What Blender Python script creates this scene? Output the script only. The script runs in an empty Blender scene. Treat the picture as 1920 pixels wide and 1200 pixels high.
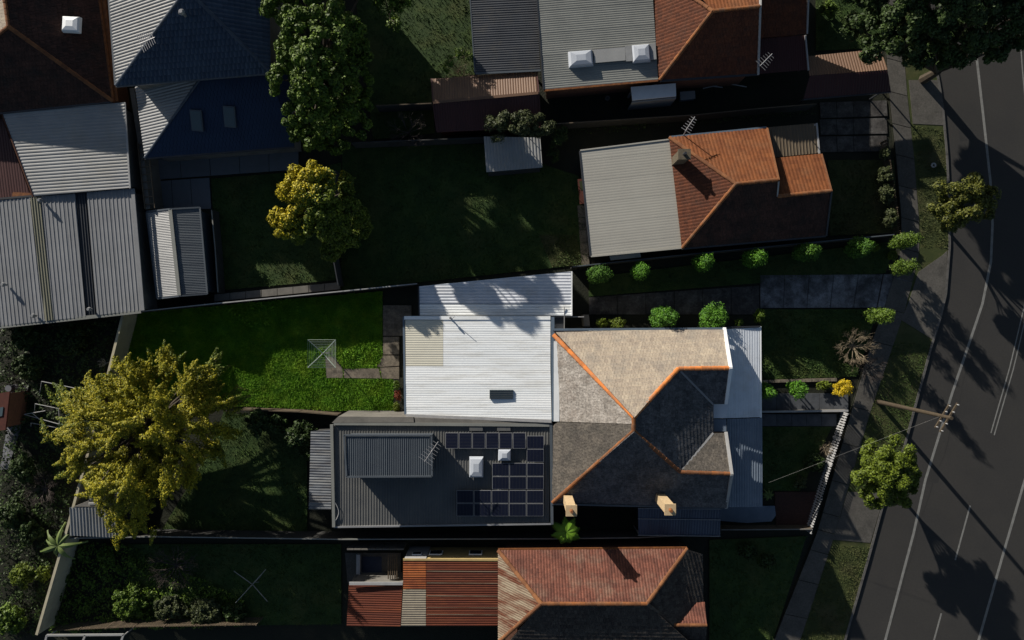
import bpy, math, random
import numpy as np
from mathutils import Vector, Matrix
random.seed(7); RNG = np.random.default_rng(7)
SC = bpy.context.scene
COL = SC.collection
HC = 55.0          # height of the drone above the street (m)
PPM = 24.0         # photograph pixels per metre at ground level

# ------------------------------------------------------------------ camera, sky, sun, exposure
cam = bpy.data.cameras.new('camera'); co = bpy.data.objects.new('camera', cam); COL.objects.link(co)
co.location = (0, 0, HC); co.rotation_euler = (0, 0, 0)
cam.sensor_width = 36; cam.lens = 36 * HC / (1920 / PPM); cam.clip_end = 2000; cam.clip_start = 0.5
SC.camera = co
SUN_EL = math.radians(17); SX, SY = -0.65, 0.76           # horizontal direction towards the sun
sl = math.hypot(SX, SY); SX /= sl; SY /= sl
W = bpy.data.worlds.new('World'); SC.world = W; W.use_nodes = True
nt = W.node_tree; bg = nt.nodes['Background']
sky = nt.nodes.new('ShaderNodeTexSky'); sky.sky_type = 'NISHITA'; sky.sun_disc = False
sky.sun_elevation = SUN_EL; sky.sun_rotation = math.atan2(SX, SY)
nt.links.new(sky.outputs[0], bg.inputs[0]); bg.inputs[1].default_value = 0.05
sd = bpy.data.lights.new('sun', 'SUN'); sd.energy = 5.0; sd.angle = math.radians(0.5); sd.color = (1.0, 0.93, 0.82)
so = bpy.data.objects.new('sun', sd); COL.objects.link(so)
dvec = Vector((-SX * math.cos(SUN_EL), -SY * math.cos(SUN_EL), -math.sin(SUN_EL)))
so.rotation_euler = dvec.to_track_quat('-Z', 'Y').to_euler(); so.location = (-30, 30, 40)
SC.view_settings.view_transform = 'Standard'; SC.view_settings.look = 'None'
SC.view_settings.exposure = 0.6; SC.view_settings.gamma = 1; SC.view_settings.use_curve_mapping = False

# ------------------------------------------------------------------ materials
def mat(name, c1, c2=None, rough=0.8, metal=0.0, rnd=0.0, obj=0.0, scale=1.5, noise=0.6, stain=None, sscale=0.35, samt=0.5,
        bump=0.0, bscale=30, stretch=None, spec=0.3, speck=0.0):
    m = bpy.data.materials.new(name); m.use_nodes = True; t = m.node_tree; N = t.nodes; L = t.links
    b = N['Principled BSDF']; b.inputs['Roughness'].default_value = rough; b.inputs['Metallic'].default_value = metal
    b.inputs['Specular IOR Level'].default_value = spec
    c2 = c2 or tuple(x * 0.65 for x in c1)
    geo = N.new('ShaderNodeNewGeometry'); vec = geo.outputs['Position']
    if stretch:
        mp = N.new('ShaderNodeMapping'); mp.inputs['Rotation'].default_value = (0, 0, stretch[1]); mp.inputs['Scale'].default_value = stretch[0]
        L.new(vec, mp.inputs[0]); vec = mp.outputs[0]
    n1 = N.new('ShaderNodeTexNoise'); n1.inputs['Scale'].default_value = scale; n1.inputs['Detail'].default_value = 6
    n1.inputs['Roughness'].default_value = 0.65; L.new(vec, n1.inputs['Vector'])
    mr = N.new('ShaderNodeMapRange'); mr.inputs[1].default_value = 0.3; mr.inputs[2].default_value = 0.7
    mr.inputs[3].default_value = 0.5 - noise / 2; mr.inputs[4].default_value = 0.5 + noise / 2; L.new(n1.outputs[0], mr.inputs[0])
    f = mr.outputs[0]
    def add(src, k):
        nonlocal f
        ma = N.new('ShaderNodeMath'); ma.operation = 'MULTIPLY_ADD'; L.new(src, ma.inputs[0]); ma.inputs[1].default_value = k
        s2 = N.new('ShaderNodeMath'); s2.operation = 'SUBTRACT'; L.new(f, s2.inputs[0]); s2.inputs[1].default_value = k / 2
        L.new(s2.outputs[0], ma.inputs[2]); f = ma.outputs[0]
    if rnd:
        a = N.new('ShaderNodeAttribute'); a.attribute_name = 'rnd'; add(a.outputs['Fac'], rnd)
    if obj:
        o = N.new('ShaderNodeObjectInfo'); add(o.outputs['Random'], obj)
    mx = N.new('ShaderNodeMix'); mx.data_type = 'RGBA'; mx.clamp_factor = True
    mx.inputs[6].default_value = (*c2, 1); mx.inputs[7].default_value = (*c1, 1); L.new(f, mx.inputs[0]); out = mx.outputs[2]
    if stain:
        n2 = N.new('ShaderNodeTexNoise'); n2.inputs['Scale'].default_value = sscale; n2.inputs['Detail'].default_value = 8
        n2.inputs['Roughness'].default_value = 0.7; L.new(vec, n2.inputs['Vector'])
        r2 = N.new('ShaderNodeMapRange'); r2.inputs[1].default_value = 0.48; r2.inputs[2].default_value = 0.66; r2.inputs[4].default_value = samt
        L.new(n2.outputs[0], r2.inputs[0])
        m2 = N.new('ShaderNodeMix'); m2.data_type = 'RGBA'; L.new(r2.outputs[0], m2.inputs[0]); L.new(out, m2.inputs[6])
        m2.inputs[7].default_value = (*stain, 1); out = m2.outputs[2]
    if speck:
        n4 = N.new('ShaderNodeTexNoise'); n4.inputs['Scale'].default_value = 7; n4.inputs['Detail'].default_value = 5; n4.inputs['Roughness'].default_value = .8; L.new(geo.outputs['Position'], n4.inputs['Vector'])
        r4 = N.new('ShaderNodeMapRange'); r4.inputs[1].default_value = .35; r4.inputs[2].default_value = .65; r4.inputs[3].default_value = 1 - speck; r4.inputs[4].default_value = 1 + speck; L.new(n4.outputs[0], r4.inputs[0])
        vm = N.new('ShaderNodeVectorMath'); vm.operation = 'SCALE'; L.new(out, vm.inputs[0]); L.new(r4.outputs[0], vm.inputs['Scale']); out = vm.outputs[0]
    L.new(out, b.inputs['Base Color'])
    if bump:
        n3 = N.new('ShaderNodeTexNoise'); n3.inputs['Scale'].default_value = bscale; n3.inputs['Detail'].default_value = 4; L.new(geo.outputs['Position'], n3.inputs['Vector'])
        bp = N.new('ShaderNodeBump'); bp.inputs['Strength'].default_value = 0.6; bp.inputs['Distance'].default_value = bump
        L.new(n3.outputs[0], bp.inputs['Height']); L.new(bp.outputs[0], b.inputs['Normal'])
    return m
M = {}
def dm(k, *a, **kw): M[k] = mat(k, *a, **kw)
# ground
dm('soil', (0.014, 0.016, 0.008), (0.006, 0.008, 0.004), scale=0.5, noise=0.9, stain=(0.018, 0.014, 0.009), bump=.06, bscale=9)
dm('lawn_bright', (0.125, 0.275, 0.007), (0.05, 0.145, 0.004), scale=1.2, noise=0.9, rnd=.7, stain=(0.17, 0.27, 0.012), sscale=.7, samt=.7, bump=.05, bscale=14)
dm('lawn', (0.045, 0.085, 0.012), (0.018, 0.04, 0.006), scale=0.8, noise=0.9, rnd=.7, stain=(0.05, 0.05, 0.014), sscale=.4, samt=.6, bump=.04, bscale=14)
dm('lawn_dry', (0.060, 0.072, 0.018), (0.030, 0.040, 0.010), scale=1.0, noise=0.9, rnd=.7, stain=(0.06, 0.05, 0.025), sscale=.5, samt=.6, bump=.04, bscale=14)
dm('asphalt', (0.036, 0.034, 0.032), (0.029, 0.028, 0.027), scale=0.35, noise=0.8, stain=(0.024, 0.024, 0.025), sscale=.15, samt=.5, bump=.01, bscale=60, rough=.85, speck=0.12)
dm('line_paint', (0.22, 0.22, 0.21), (0.13, 0.13, 0.125), scale=5, noise=.9, stain=(0.07, .07, .068), sscale=2.5, samt=.6)
dm('concrete', (0.085, 0.080, 0.072), (0.055, 0.052, 0.047), scale=1.2, noise=0.9, obj=.5, stain=(0.035, 0.033, 0.03), sscale=.9, samt=.5, bump=.01, speck=0.25)
dm('concrete_old', (0.21, 0.215, 0.235), (0.03, 0.03, 0.034), scale=1.0, noise=1.0, obj=.4, stain=(0.03, 0.03, 0.032), sscale=.45, samt=.85, bump=.02, speck=0.35)
dm('concrete_dark', (0.06, 0.055, 0.052), (0.018, 0.017, 0.017), scale=1.3, noise=1, obj=.4, stain=(0.13, .125, .12), sscale=.9, samt=.5, bump=.02, speck=.35)
dm('patio', (0.13, 0.14, 0.16), (0.09, 0.10, 0.115), scale=.8, noise=.8, obj=.2, stain=(.06, .065, .07), sscale=.8, samt=.4)
dm('path_lot', (0.20, 0.17, 0.13), (0.10, 0.085, 0.07), scale=2, noise=.9, obj=.5, stain=(0.05, 0.045, 0.035), sscale=1.3, samt=.7, bump=.02, speck=0.35)
dm('kerb', (0.11, 0.105, 0.10), (0.07, .068, .065), scale=2, noise=.9, obj=.3, stain=(.03, .03, .03), sscale=1.5, samt=.6)
dm('gravel', (0.06, 0.025, 0.018), (0.025, 0.013, 0.01), scale=9, noise=1, bump=.04, bscale=18)
dm('slate', (0.09, 0.095, 0.105), (0.045, .05, .058), scale=1.6, noise=.8, obj=.5, stain=(.03, .03, .032), sscale=1.5, samt=.5)
# metals for roofs
dm('white_metal', (0.80, 0.82, 0.83), (0.70, 0.73, 0.75), rough=.5, scale=.8, noise=.7, obj=.5, stain=(0.50, 0.49, 0.45), sscale=1.0, samt=.5, stretch=((.35, 2.5, 1), 0), speck=.04)
dm('beige_sheet', (0.58, 0.56, 0.47), (0.52, 0.5, 0.42), rough=.6, scale=1, noise=.8)
dm('carport_metal', (0.55, 0.57, 0.62), (0.42, 0.45, 0.50), rough=.5, scale=1, noise=.9, obj=.4, stain=(.35, .34, .33), sscale=.6, samt=.5)
dm('galv', (0.22, 0.225, 0.235), (0.17, 0.175, 0.185), rough=.5, scale=.7, noise=.8, obj=.5, stain=(.16, .16, .16), sscale=.4, samt=.4)
dm('galv_pale', (0.27, 0.275, 0.275), (0.21, 0.215, 0.22), rough=.5, scale=.7, noise=.8, obj=.4, stain=(.22, .20, .16), sscale=.4, samt=.35)
dm('galv_dark', (0.045, 0.05, 0.06), (0.03, 0.034, 0.042), rough=.55, scale=.6, noise=.9, obj=.4, stain=(.07, .065, .055), sscale=.5, samt=.5)
dm('yellow_sheet', (0.2, 0.195, 0.145), (0.17, 0.165, 0.125), rough=.6)
dm('valley_dark', (0.04, 0.045, 0.055), rough=.6)
dm('cream_metal', (0.34, 0.33, 0.295), (0.3, 0.29, 0.26), rough=.55, scale=.5, noise=.8, obj=.35)
dm('grey_metal', (0.21, 0.215, 0.20), (0.16, 0.165, 0.155), rough=.5, scale=.7, noise=.8, obj=.5)
dm('charcoal_metal', (0.115, 0.115, 0.11), (0.085, 0.088, 0.09), rough=.5, scale=.7, noise=.8, obj=.35, stain=(.06, .065, .07), sscale=.5, samt=.4)
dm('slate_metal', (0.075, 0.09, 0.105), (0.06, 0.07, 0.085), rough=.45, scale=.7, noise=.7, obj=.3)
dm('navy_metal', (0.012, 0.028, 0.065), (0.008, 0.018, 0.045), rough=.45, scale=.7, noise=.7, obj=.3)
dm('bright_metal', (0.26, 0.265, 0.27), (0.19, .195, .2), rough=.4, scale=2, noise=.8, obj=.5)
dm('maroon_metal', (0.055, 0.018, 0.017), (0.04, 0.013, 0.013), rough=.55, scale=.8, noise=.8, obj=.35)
dm('salmon_sunlit_metal', (0.15, 0.088, 0.055), (0.115, 0.065, 0.042), rough=.6, scale=.8, noise=.8, obj=.35)  # sunlit copy of the maroon sheets, sunlight put into the colour
dm('tan_metal', (0.115, 0.09, 0.062), (0.085, 0.066, 0.045), rough=.6, scale=.8, noise=.8, obj=.4)
dm('verandah_white', (0.62, 0.66, 0.72), (0.50, 0.54, 0.60), rough=.5, scale=1, noise=.8, obj=.3, stain=(.4, .4, .4), sscale=.8, samt=.4)
dm('verandah_blue', (0.155, 0.19, 0.24), (0.10, 0.13, 0.175), rough=.5, scale=1, noise=.8, obj=.3)
dm('rust', (0.105, 0.024, 0.010), (0.065, 0.016, 0.009), rough=.8, scale=.6, noise=1, obj=.5, stain=(0.20, 0.06, 0.02), sscale=.9, samt=.4, stretch=((.35, 2.2, 1), 0))
dm('rust_orange', (0.26, 0.075, 0.02), (0.13, 0.032, 0.012), rough=.8, scale=1.4, noise=1, obj=.5)
dm('rust_streak', (0.2, 0.16, 0.115), (0.085, 0.026, 0.012), rough=.8, scale=1.0, noise=1.6, obj=.9, stretch=((.25, 3.0, 1), -.18))
dm('cream_sheet', (0.24, 0.21, 0.16), (0.18, 0.155, 0.12), rough=.7, scale=2, noise=.9, obj=.3)
dm('poly_sheet', (0.045, 0.06, 0.095), (0.03, 0.04, 0.065), rough=.3, scale=.8, noise=.9, obj=.8)
dm('weathered', (0.16, 0.17, 0.18), (0.05, 0.06, 0.08), rough=.7, scale=1.2, noise=1.2, obj=.6, stain=(.05, .04, .03), sscale=.9, samt=.7, stretch=((.4, 3, 1), 0))
# tiles
dm('tile_tan', (0.42, 0.355, 0.275), (0.29, 0.24, 0.195), rough=.9, rnd=.9, scale=1.1, noise=.6, stain=(0.22, 0.20, 0.18), sscale=.9, samt=.55, bump=.012, bscale=26, speck=0.2)
dm('tile_taupe', (0.36, 0.33, 0.3), (0.21, 0.19, 0.17), rough=.9, rnd=.9, scale=1.6, noise=.8, stain=(0.15, 0.12, 0.10), sscale=1.1, samt=.6, bump=.012, bscale=26, speck=0.5)
dm('tile_grey', (0.12, 0.105, 0.088), (0.065, 0.058, 0.052), rough=.9, rnd=.9, scale=1.1, noise=.7, stain=(0.05, 0.047, 0.042), sscale=.8, samt=.7, bump=.012, bscale=26, speck=0.5)  # darker copy of the pair's tan tiles, dimming put into the colour
dm('tile_shadow_side', (0.11, 0.11, 0.115), (0.05, 0.052, 0.058), rough=.9, rnd=.9, scale=1.1, noise=.9, stain=(0.04, 0.045, 0.05), sscale=.7, samt=.7, bump=.012, bscale=26, speck=0.5)  # darker copy of the roof tiles, shade of unlit slopes in the colour
dm('tile_orange', (0.185, 0.062, 0.019), (0.11, 0.034, 0.011), rough=.85, rnd=.8, scale=.9, noise=.7, stain=(0.16, 0.075, 0.035), sscale=.6, samt=.45, speck=0.2)
dm('tile_redbrown', (0.125, 0.04, 0.018), (0.06, 0.021, 0.012), rough=.9, rnd=.8, scale=.9, noise=.8, stain=(0.035, 0.02, 0.016), sscale=.9, samt=.7, speck=0.35)
dm('tile_brown', (0.065, 0.03, 0.022), (0.028, 0.015, 0.012), rough=.9, rnd=.8, scale=.9, noise=.9, stain=(0.02, 0.018, 0.016), sscale=.7, samt=.7, speck=0.4)
dm('tile_brick', (0.15, 0.056, 0.038), (0.08, 0.031, 0.023), rough=.9, rnd=1.0, scale=.8, noise=.8, stain=(0.17, 0.115, 0.085), sscale=.6, samt=.6, speck=0.3)
dm('tile_brick_shaded', (0.075, 0.065, 0.055), (0.03, 0.024, 0.022), rough=.9, rnd=1.0, scale=.8, noise=.9, stain=(0.03, 0.025, 0.024), sscale=.8, samt=.6, speck=0.4)  # brick tiles on slopes away from the sun, shade put into the colour
dm('tile_navy', (0.045, 0.068, 0.105), (0.018, 0.03, 0.055), rough=.45, rnd=.5, scale=1.0, noise=.6)
dm('ridge_bright', (0.60, 0.20, 0.05), (0.38, 0.13, 0.04), rough=.85, obj=.9, scale=3, noise=.7, stain=(.32, .20, .13), sscale=2, samt=.5)
dm('ridge_orange', (0.23, 0.085, 0.028), (0.12, 0.048, 0.02), rough=.85, obj=.9, scale=3, noise=.7, stain=(.18, .11, .07), sscale=2, samt=.5)
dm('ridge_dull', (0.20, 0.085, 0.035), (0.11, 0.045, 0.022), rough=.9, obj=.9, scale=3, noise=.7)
dm('ridge_grey', (0.10, 0.085, 0.07), (0.05, 0.04, 0.035), rough=.9, obj=.9, scale=3, noise=.7)
dm('ridge_navy', (0.06, 0.075, 0.10), (0.03, .04, .06), rough=.5, obj=.5)
# misc
dm('white_paint', (0.75, 0.77, 0.78), (0.65, .67, .69), rough=.5, scale=2, noise=.8)
dm('offwhite_trim', (0.34, 0.34, 0.34), (0.24, .24, .245), rough=.6, scale=2, noise=.8)
dm('dark_trim', (0.035, 0.038, 0.045), rough=.5)
dm('gutter_blue', (0.12, 0.16, 0.21), rough=.5)
dm('gutter_rust', (0.20, 0.075, 0.02), (0.08, .025, .01), rough=.8, scale=4, noise=1)
dm('brick_wall', (0.16, 0.075, 0.05), (0.09, .045, .03), scale=6, noise=.9)
dm('render_cream', (0.42, 0.38, 0.27), (0.32, 0.29, 0.21), scale=1.2, noise=.9, stain=(.2, .18, .14), sscale=.8, samt=.4)
dm('render_yellow', (0.40, 0.30, 0.13), (0.30, 0.22, 0.10), scale=1.2, noise=.9)
dm('render_grey', (0.17, 0.16, 0.145), (0.11, .105, .095), scale=1.2, noise=.9, stain=(.07, .065, .06), sscale=.8, samt=.5)
dm('timber', (0.10, 0.075, 0.05), (0.05, 0.038, 0.026), scale=3, noise=.9, obj=.5)
dm('fence_dark', (0.05, 0.05, 0.048), (0.025, .025, .025), scale=2, noise=.9, obj=.4)
dm('glass', (0.02, 0.03, 0.045), rough=.12, spec=.6, noise=.2)
dm('glass_pale', (0.07, 0.10, 0.115), rough=.25, spec=.5, noise=.3)
dm('dome', (0.42, 0.45, 0.50), (0.34, .37, .42), rough=.3, scale=3, noise=.6)
dm('steel', (0.30, 0.30, 0.31), (0.2, .2, .21), rough=.4, metal=.3)
dm('wire', (0.22, 0.22, 0.21), rough=.5)
dm('hoist_paint', (0.30, 0.36, 0.31), (0.22, .27, .23), rough=.5, noise=.5)
dm('chimney_cream', (0.50, 0.38, 0.23), (0.36, .26, .15), scale=5, noise=.9)
dm('chimney_brown', (0.12, 0.10, 0.07), (0.06, .05, .035), scale=6, noise=.9)
dm('pole_wood', (0.065, 0.05, 0.033), (0.04, 0.03, 0.02), scale=5, noise=.9)
dm('bark', (0.07, 0.055, 0.04), (0.035, .028, .02), scale=6, noise=.9)
dm('twig', (0.22, 0.18, 0.12), (0.11, 0.085, 0.06), scale=3, noise=.9, rnd=.8)
dm('twig_dark', (0.07, 0.055, 0.048), (0.03, 0.025, 0.022), scale=3, noise=.9, rnd=.8)
dm('mat_blue', (0.03, 0.04, 0.07), rough=.8)
dm('brick_red', (0.075, 0.02, 0.013), (0.04, 0.012, 0.009), scale=4, noise=.9, obj=.6)
# foliage
def lf(k, a, b, **kw): dm(k, a, b, rough=.6, rnd=1.0, scale=.9, noise=.6, spec=.25, **kw)
lf('leaf_golden', (0.35, 0.30, 0.011), (0.07, 0.09, 0.006))
lf('leaf_yellow', (0.46, 0.37, 0.01), (0.16, 0.15, 0.008))
lf('leaf_dark', (0.036, 0.065, 0.012), (0.012, 0.024, 0.005))
lf('leaf_mid', (0.095, 0.155, 0.012), (0.022, 0.045, 0.005))
lf('leaf_bright', (0.085, 0.21, 0.012), (0.02, 0.07, 0.006))
lf('leaf_street', (0.115, 0.155, 0.01), (0.035, 0.055, 0.006))
lf('leaf_olive', (0.11, 0.115, 0.014), (0.03, 0.04, 0.008))
lf('leaf_grey', (0.055, 0.068, 0.022), (0.022, 0.03, 0.011))
lf('leaf_red', (0.20, 0.03, 0.015), (0.06, 0.03, 0.01))
lf('flower_yellow', (0.6, 0.42, 0.01), (0.28, 0.21, 0.01))
lf('leaf_banana', (0.12, 0.16, 0.045), (0.06, 0.09, 0.02))
lf('leaf_fern', (0.11, 0.22, 0.015), (0.06, 0.13, 0.012))

# panel material: dark cells split by a fine pale grid
def panel_mat():
    m = mat('solar_glass', (0.008, 0.010, 0.022), rough=.25, spec=.35, noise=.5)
    return m
M['solar'] = panel_mat()

# ------------------------------------------------------------------ geometry helpers
def P(px, py, z=0.0):
    k = (HC - z) / HC / PPM
    return Vector(((px - 960) * k, (600 - py) * k, z))
ORG = {}
def thing(name, label, cat, at, group=None):
    o = bpy.data.objects.new(name, None); COL.objects.link(o); o.location = at; o.empty_display_size = .3
    o['label'] = label; o['category'] = cat
    if group: o['group'] = group
    ORG[o] = Vector(at); return o
def tag(o, label, cat, group=None):
    o['label'] = label; o['category'] = cat
    if group: o['group'] = group
    return o
def link(name, me, parent=None, kind=None):
    o = bpy.data.objects.new(name, me); COL.objects.link(o)
    if parent is not None: o.parent = parent
    if kind: o['kind'] = kind
    return o
def origin(parent): return ORG.get(parent, Vector((0, 0, 0))) if parent is not None else Vector((0, 0, 0))
def mk(name, V, F, m, parent=None, kind=None, rnd=None, smooth=False):
    og = origin(parent)
    me = bpy.data.meshes.new(name); me.from_pydata([(v[0] - og.x, v[1] - og.y, v[2] - og.z) for v in V], [], F)
    me.materials.append(M[m] if isinstance(m, str) else m)
    if rnd is not None:
        a = me.attributes.new('rnd', 'FLOAT', 'FACE'); a.data.foreach_set('value', np.asarray(rnd, dtype=np.float32))
    if smooth: me.polygons.foreach_set('use_smooth', [True] * len(me.polygons))
    me.update(); o = link(name, me, parent, kind); ORG[o] = og; return o
def area2(pts): return sum(pts[i][0] * pts[(i + 1) % len(pts)][1] - pts[(i + 1) % len(pts)][0] * pts[i][1] for i in range(len(pts)))
def prism(name, pts, z0, z1, m, parent=None, kind=None):
    """pts: list of world xy, extruded; z1 may be a list of heights"""
    n = len(pts)
    if area2(pts) < 0: pts = pts[::-1]; z1 = z1[::-1] if isinstance(z1, list) else z1
    zt = z1 if isinstance(z1, list) else [z1] * n
    V = [(p[0], p[1], z0) for p in pts] + [(p[0], p[1], zt[i]) for i, p in enumerate(pts)]
    F = [tuple(range(n))[::-1], tuple(range(n, 2 * n))] + [(i, (i + 1) % n, n + (i + 1) % n, n + i) for i in range(n)]
    return mk(name, V, F, m, parent, kind)
def slab(name, pxs, z0, z1, m, parent=None, kind=None, zref=None):
    return prism(name, [P(a, b, z1 if zref is None else zref) for a, b in pxs], z0, z1, m, parent, kind)
BOXES = {}
def unit_box(m):
    if m not in BOXES:
        me = bpy.data.meshes.new('box_' + m)
        V = [(x, y, z) for z in (-.5, .5) for y in (-.5, .5) for x in (-.5, .5)]
        me.from_pydata(V, [], [(0, 2, 3, 1), (4, 5, 7, 6), (0, 1, 5, 4), (2, 6, 7, 3), (0, 4, 6, 2), (1, 3, 7, 5)])
        me.materials.append(M[m]); BOXES[m] = me
    return BOXES[m]
def box(name, c, s, m, parent=None, rz=0.0, rot=None, kind=None):
    o = link(name, unit_box(m), parent, kind)
    og = origin(parent); o.location = Vector(c) - og; o.scale = s
    o.rotation_euler = rot if rot is not None else (0, 0, rz); ORG[o] = og
    return o
def beam(name, p, q, w, h, m, parent=None, up=0.0, kind=None):
    """box from p to q, baked mesh"""
    p = Vector(p); q = Vector(q); d = (q - p); 
    if d.length < 1e-6: return None
    d.normalize(); s = d.cross(Vector((0, 0, 1)))
    if s.length < 1e-4: s = Vector((1, 0, 0))
    s.normalize(); u = s.cross(d).normalized()
    V = []
    for a in (p, q):
        for i, j in ((-1, -1), (1, -1), (1, 1), (-1, 1)): V.append(a + s * (i * w / 2) + u * (j * h / 2 + up))
    F = [(0, 1, 2, 3), (7, 6, 5, 4), (0, 4, 5, 1), (1, 5, 6, 2), (2, 6, 7, 3), (3, 7, 4, 0)]
    return mk(name, V, F, m, parent, kind)
def tube_geo(V, F, p, q, r0, r1, n=5):
    p = Vector(p); q = Vector(q); d = q - p
    if d.length < 1e-6: return
    d.normalize(); a = d.orthogonal().normalized(); b = d.cross(a); base = len(V)
    for c, r in ((p, r0), (q, r1)):
        for i in range(n):
            t = 2 * math.pi * i / n; V.append(c + a * (math.cos(t) * r) + b * (math.sin(t) * r))
    for i in range(n): F.append((base + i, base + (i + 1) % n, base + n + (i + 1) % n, base + n + i))
    F.append(tuple(base + i for i in range(n))[::-1]); F.append(tuple(base + n + i for i in range(n)))
def tube(name, p, q, r0, r1, m, parent=None, n=8):
    V, F = [], []; tube_geo(V, F, p, q, r0, r1, n); return mk(name, V, F, m, parent)
# ---- convex clipping in 2-D
def clip(poly, a, b, c):     # keep a*x+b*y>=c
    out = []; n = len(poly)
    for i in range(n):
        p, q = poly[i], poly[(i + 1) % n]
        dp = a * p[0] + b * p[1] - c; dq = a * q[0] + b * q[1] - c
        if dp >= 0: out.append(p)
        if (dp > 0 and dq < 0) or (dp < 0 and dq > 0):
            t = dp / (dp - dq); out.append((p[0] + (q[0] - p[0]) * t, p[1] + (q[1] - p[1]) * t))
    return out
class Plane:
    """a roof plane fitted through photo points with heights; u runs down the slope (or along `rib`), v across"""
    def __init__(s, pts3, rib=None):
        A = np.array([[p.x, p.y, 1] for p in pts3]); z = np.array([p.z for p in pts3])
        s.a, s.b, s.c = np.linalg.lstsq(A, z, rcond=None)[0]
        s.n = Vector((-s.a, -s.b, 1)).normalized()
        if rib is None: d = Vector((-s.a, -s.b))
        else: d = Vector((rib[0], -rib[1]))
        d.normalize(); u = Vector((d.x, d.y, s.a * d.x + s.b * d.y)).normalized()
        s.u = u; s.v = s.n.cross(u).normalized(); s.o = pts3[0].copy(); s.o.z = s.z(s.o.x, s.o.y)
    def z(s, x, y): return s.a * x + s.b * y + s.c
    def to2(s, p):
        q = Vector((p.x, p.y, s.z(p.x, p.y))) - s.o; return (q.dot(s.u), q.dot(s.v))
    def to3(s, u, v, h=0.0): return s.o + s.u * u + s.v * v + s.n * h
def ccw(poly): return poly if area2(poly) > 0 else poly[::-1]
def tiles(parent, polys, m, tw=0.24, th=0.34, lift=0.035, roll=0.0, stagger=True, name='roof_tiles', seed=1, missing=0.0):
    rr = random.Random(seed)
    p3 = [[P(*q) for q in poly] for poly in polys]; pl = Plane([q for poly in p3 for q in poly])
    V, F, R = [], [], []; BV, BF = [], []
    polys2 = [ccw([pl.to2(q) for q in poly]) for poly in p3]
    umax = max(q[0] for p in polys2 for q in p); 
    for poly in polys2:
        b0 = len(BV); BV += [pl.to3(u, v, -.05) for u, v in poly]; BF.append(tuple(range(b0, b0 + len(poly))))
        us = [q[0] for q in poly]; vs = [q[1] for q in poly]
        k0 = int((umax - max(us)) / th) ; k1 = int((umax - min(us)) / th) + 1
        for k in range(k0, k1 + 1):
            uh = umax - k * th; ul = uh - th              # uh = lower (eave) edge
            row = clip(clip(poly, 1, 0, ul), -1, 0, -uh)
            if len(row) < 3: continue
            rowr = rr.random(); rv0 = min(q[1] for q in row); rv1 = max(q[1] for q in row)
            off = (tw / 2 if (k % 2 and stagger) else 0)
            for i in range(int(math.floor((rv0 - off) / tw)), int(math.ceil((rv1 - off) / tw)) + 1):
                va = off + i * tw; vb = va + tw
                g = .006; segs = [(va + g, (va + vb) / 2), ((va + vb) / 2, vb - g)] if roll else [(va + g, vb - g)]
                rv = .68 * rr.random() + .32 * rowr; dj = (rr.random() - .5) * .012
                for (sa, sb) in segs:
                    t = clip(clip(row, 0, 1, sa), 0, -1, -sb)
                    if len(t) < 3: continue
                    t = [q for j, q in enumerate(t) if abs(q[0] - t[j - 1][0]) + abs(q[1] - t[j - 1][1]) > 1e-5]
                    if len(t) < 3: continue
                    def h(q): return .01 + dj + lift * (q[0] - ul) / th + (roll * (1 - abs(q[1] - (va + vb) / 2) / (tw / 2)) if roll else 0)
                    b = len(V); n = len(t)
                    V += [pl.to3(u, v, h((u, v))) for u, v in t] + [pl.to3(u, v, -.03) for u, v in t]
                    F.append(tuple(range(b, b + n))); R.append(rv)
                    for j in range(n):
                        F.append((b + n + j, b + n + (j + 1) % n, b + (j + 1) % n, b + j)); R.append(rv)
    mk('roof_battens', BV, BF, 'dark_trim', parent)
    mk(name, V, F, m, parent, 'stuff', R)
    return pl
def corr(parent, polys, m, rib=None, pitch=0.18, amp=0.03, sheet=0.8, deck=False, name='roof_sheet', mats=None, lap=.006, thick=0.0):
    """corrugated or ribbed sheet roof, one object per sheet"""
    p3 = [[P(*q) for q in poly] for poly in polys]; pl = Plane([q for poly in p3 for q in poly], rib)
    prof = [(0, 0), (.35, 0), (.45, 1), (.62, 1), (.72, 0)] if deck else [(0, 0), (.25, .7), (.5, 1), (.75, .7)]
    si = 0
    for poly3 in p3:
        poly = ccw([pl.to2(q) for q in poly3]); vs = [q[1] for q in poly]
        ns = max(1, round((max(vs) - min(vs)) / sheet)); npitch = max(1, round(sheet / pitch)); 
        v = min(vs); k = 0
        while v < max(vs) - 1e-4:
            V, F = [], []; 
            for j in range(npitch):
                for a in range(len(prof)):
                    f0, h0 = prof[a]; f1, h1 = prof[a + 1] if a + 1 < len(prof) else (1, 0)
                    va = v + (j + f0) * pitch; vb = v + (j + f1) * pitch
                    t = clip(clip(poly, 0, 1, va), 0, -1, -vb)
                    if len(t) < 3: continue
                    b = len(V)
                    V += [pl.to3(q[0], q[1], amp * (h0 + (h1 - h0) * (q[1] - va) / (vb - va)) + (lap if k % 2 else 0)) for q in t]
                    F.append(tuple(range(b, b + len(t))))
            if F:
                o = mk(name, V, F, (mats(si) if mats else m), parent)
            v += npitch * pitch; k += 1; si += 1
    return pl
CAPS = {}
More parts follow.
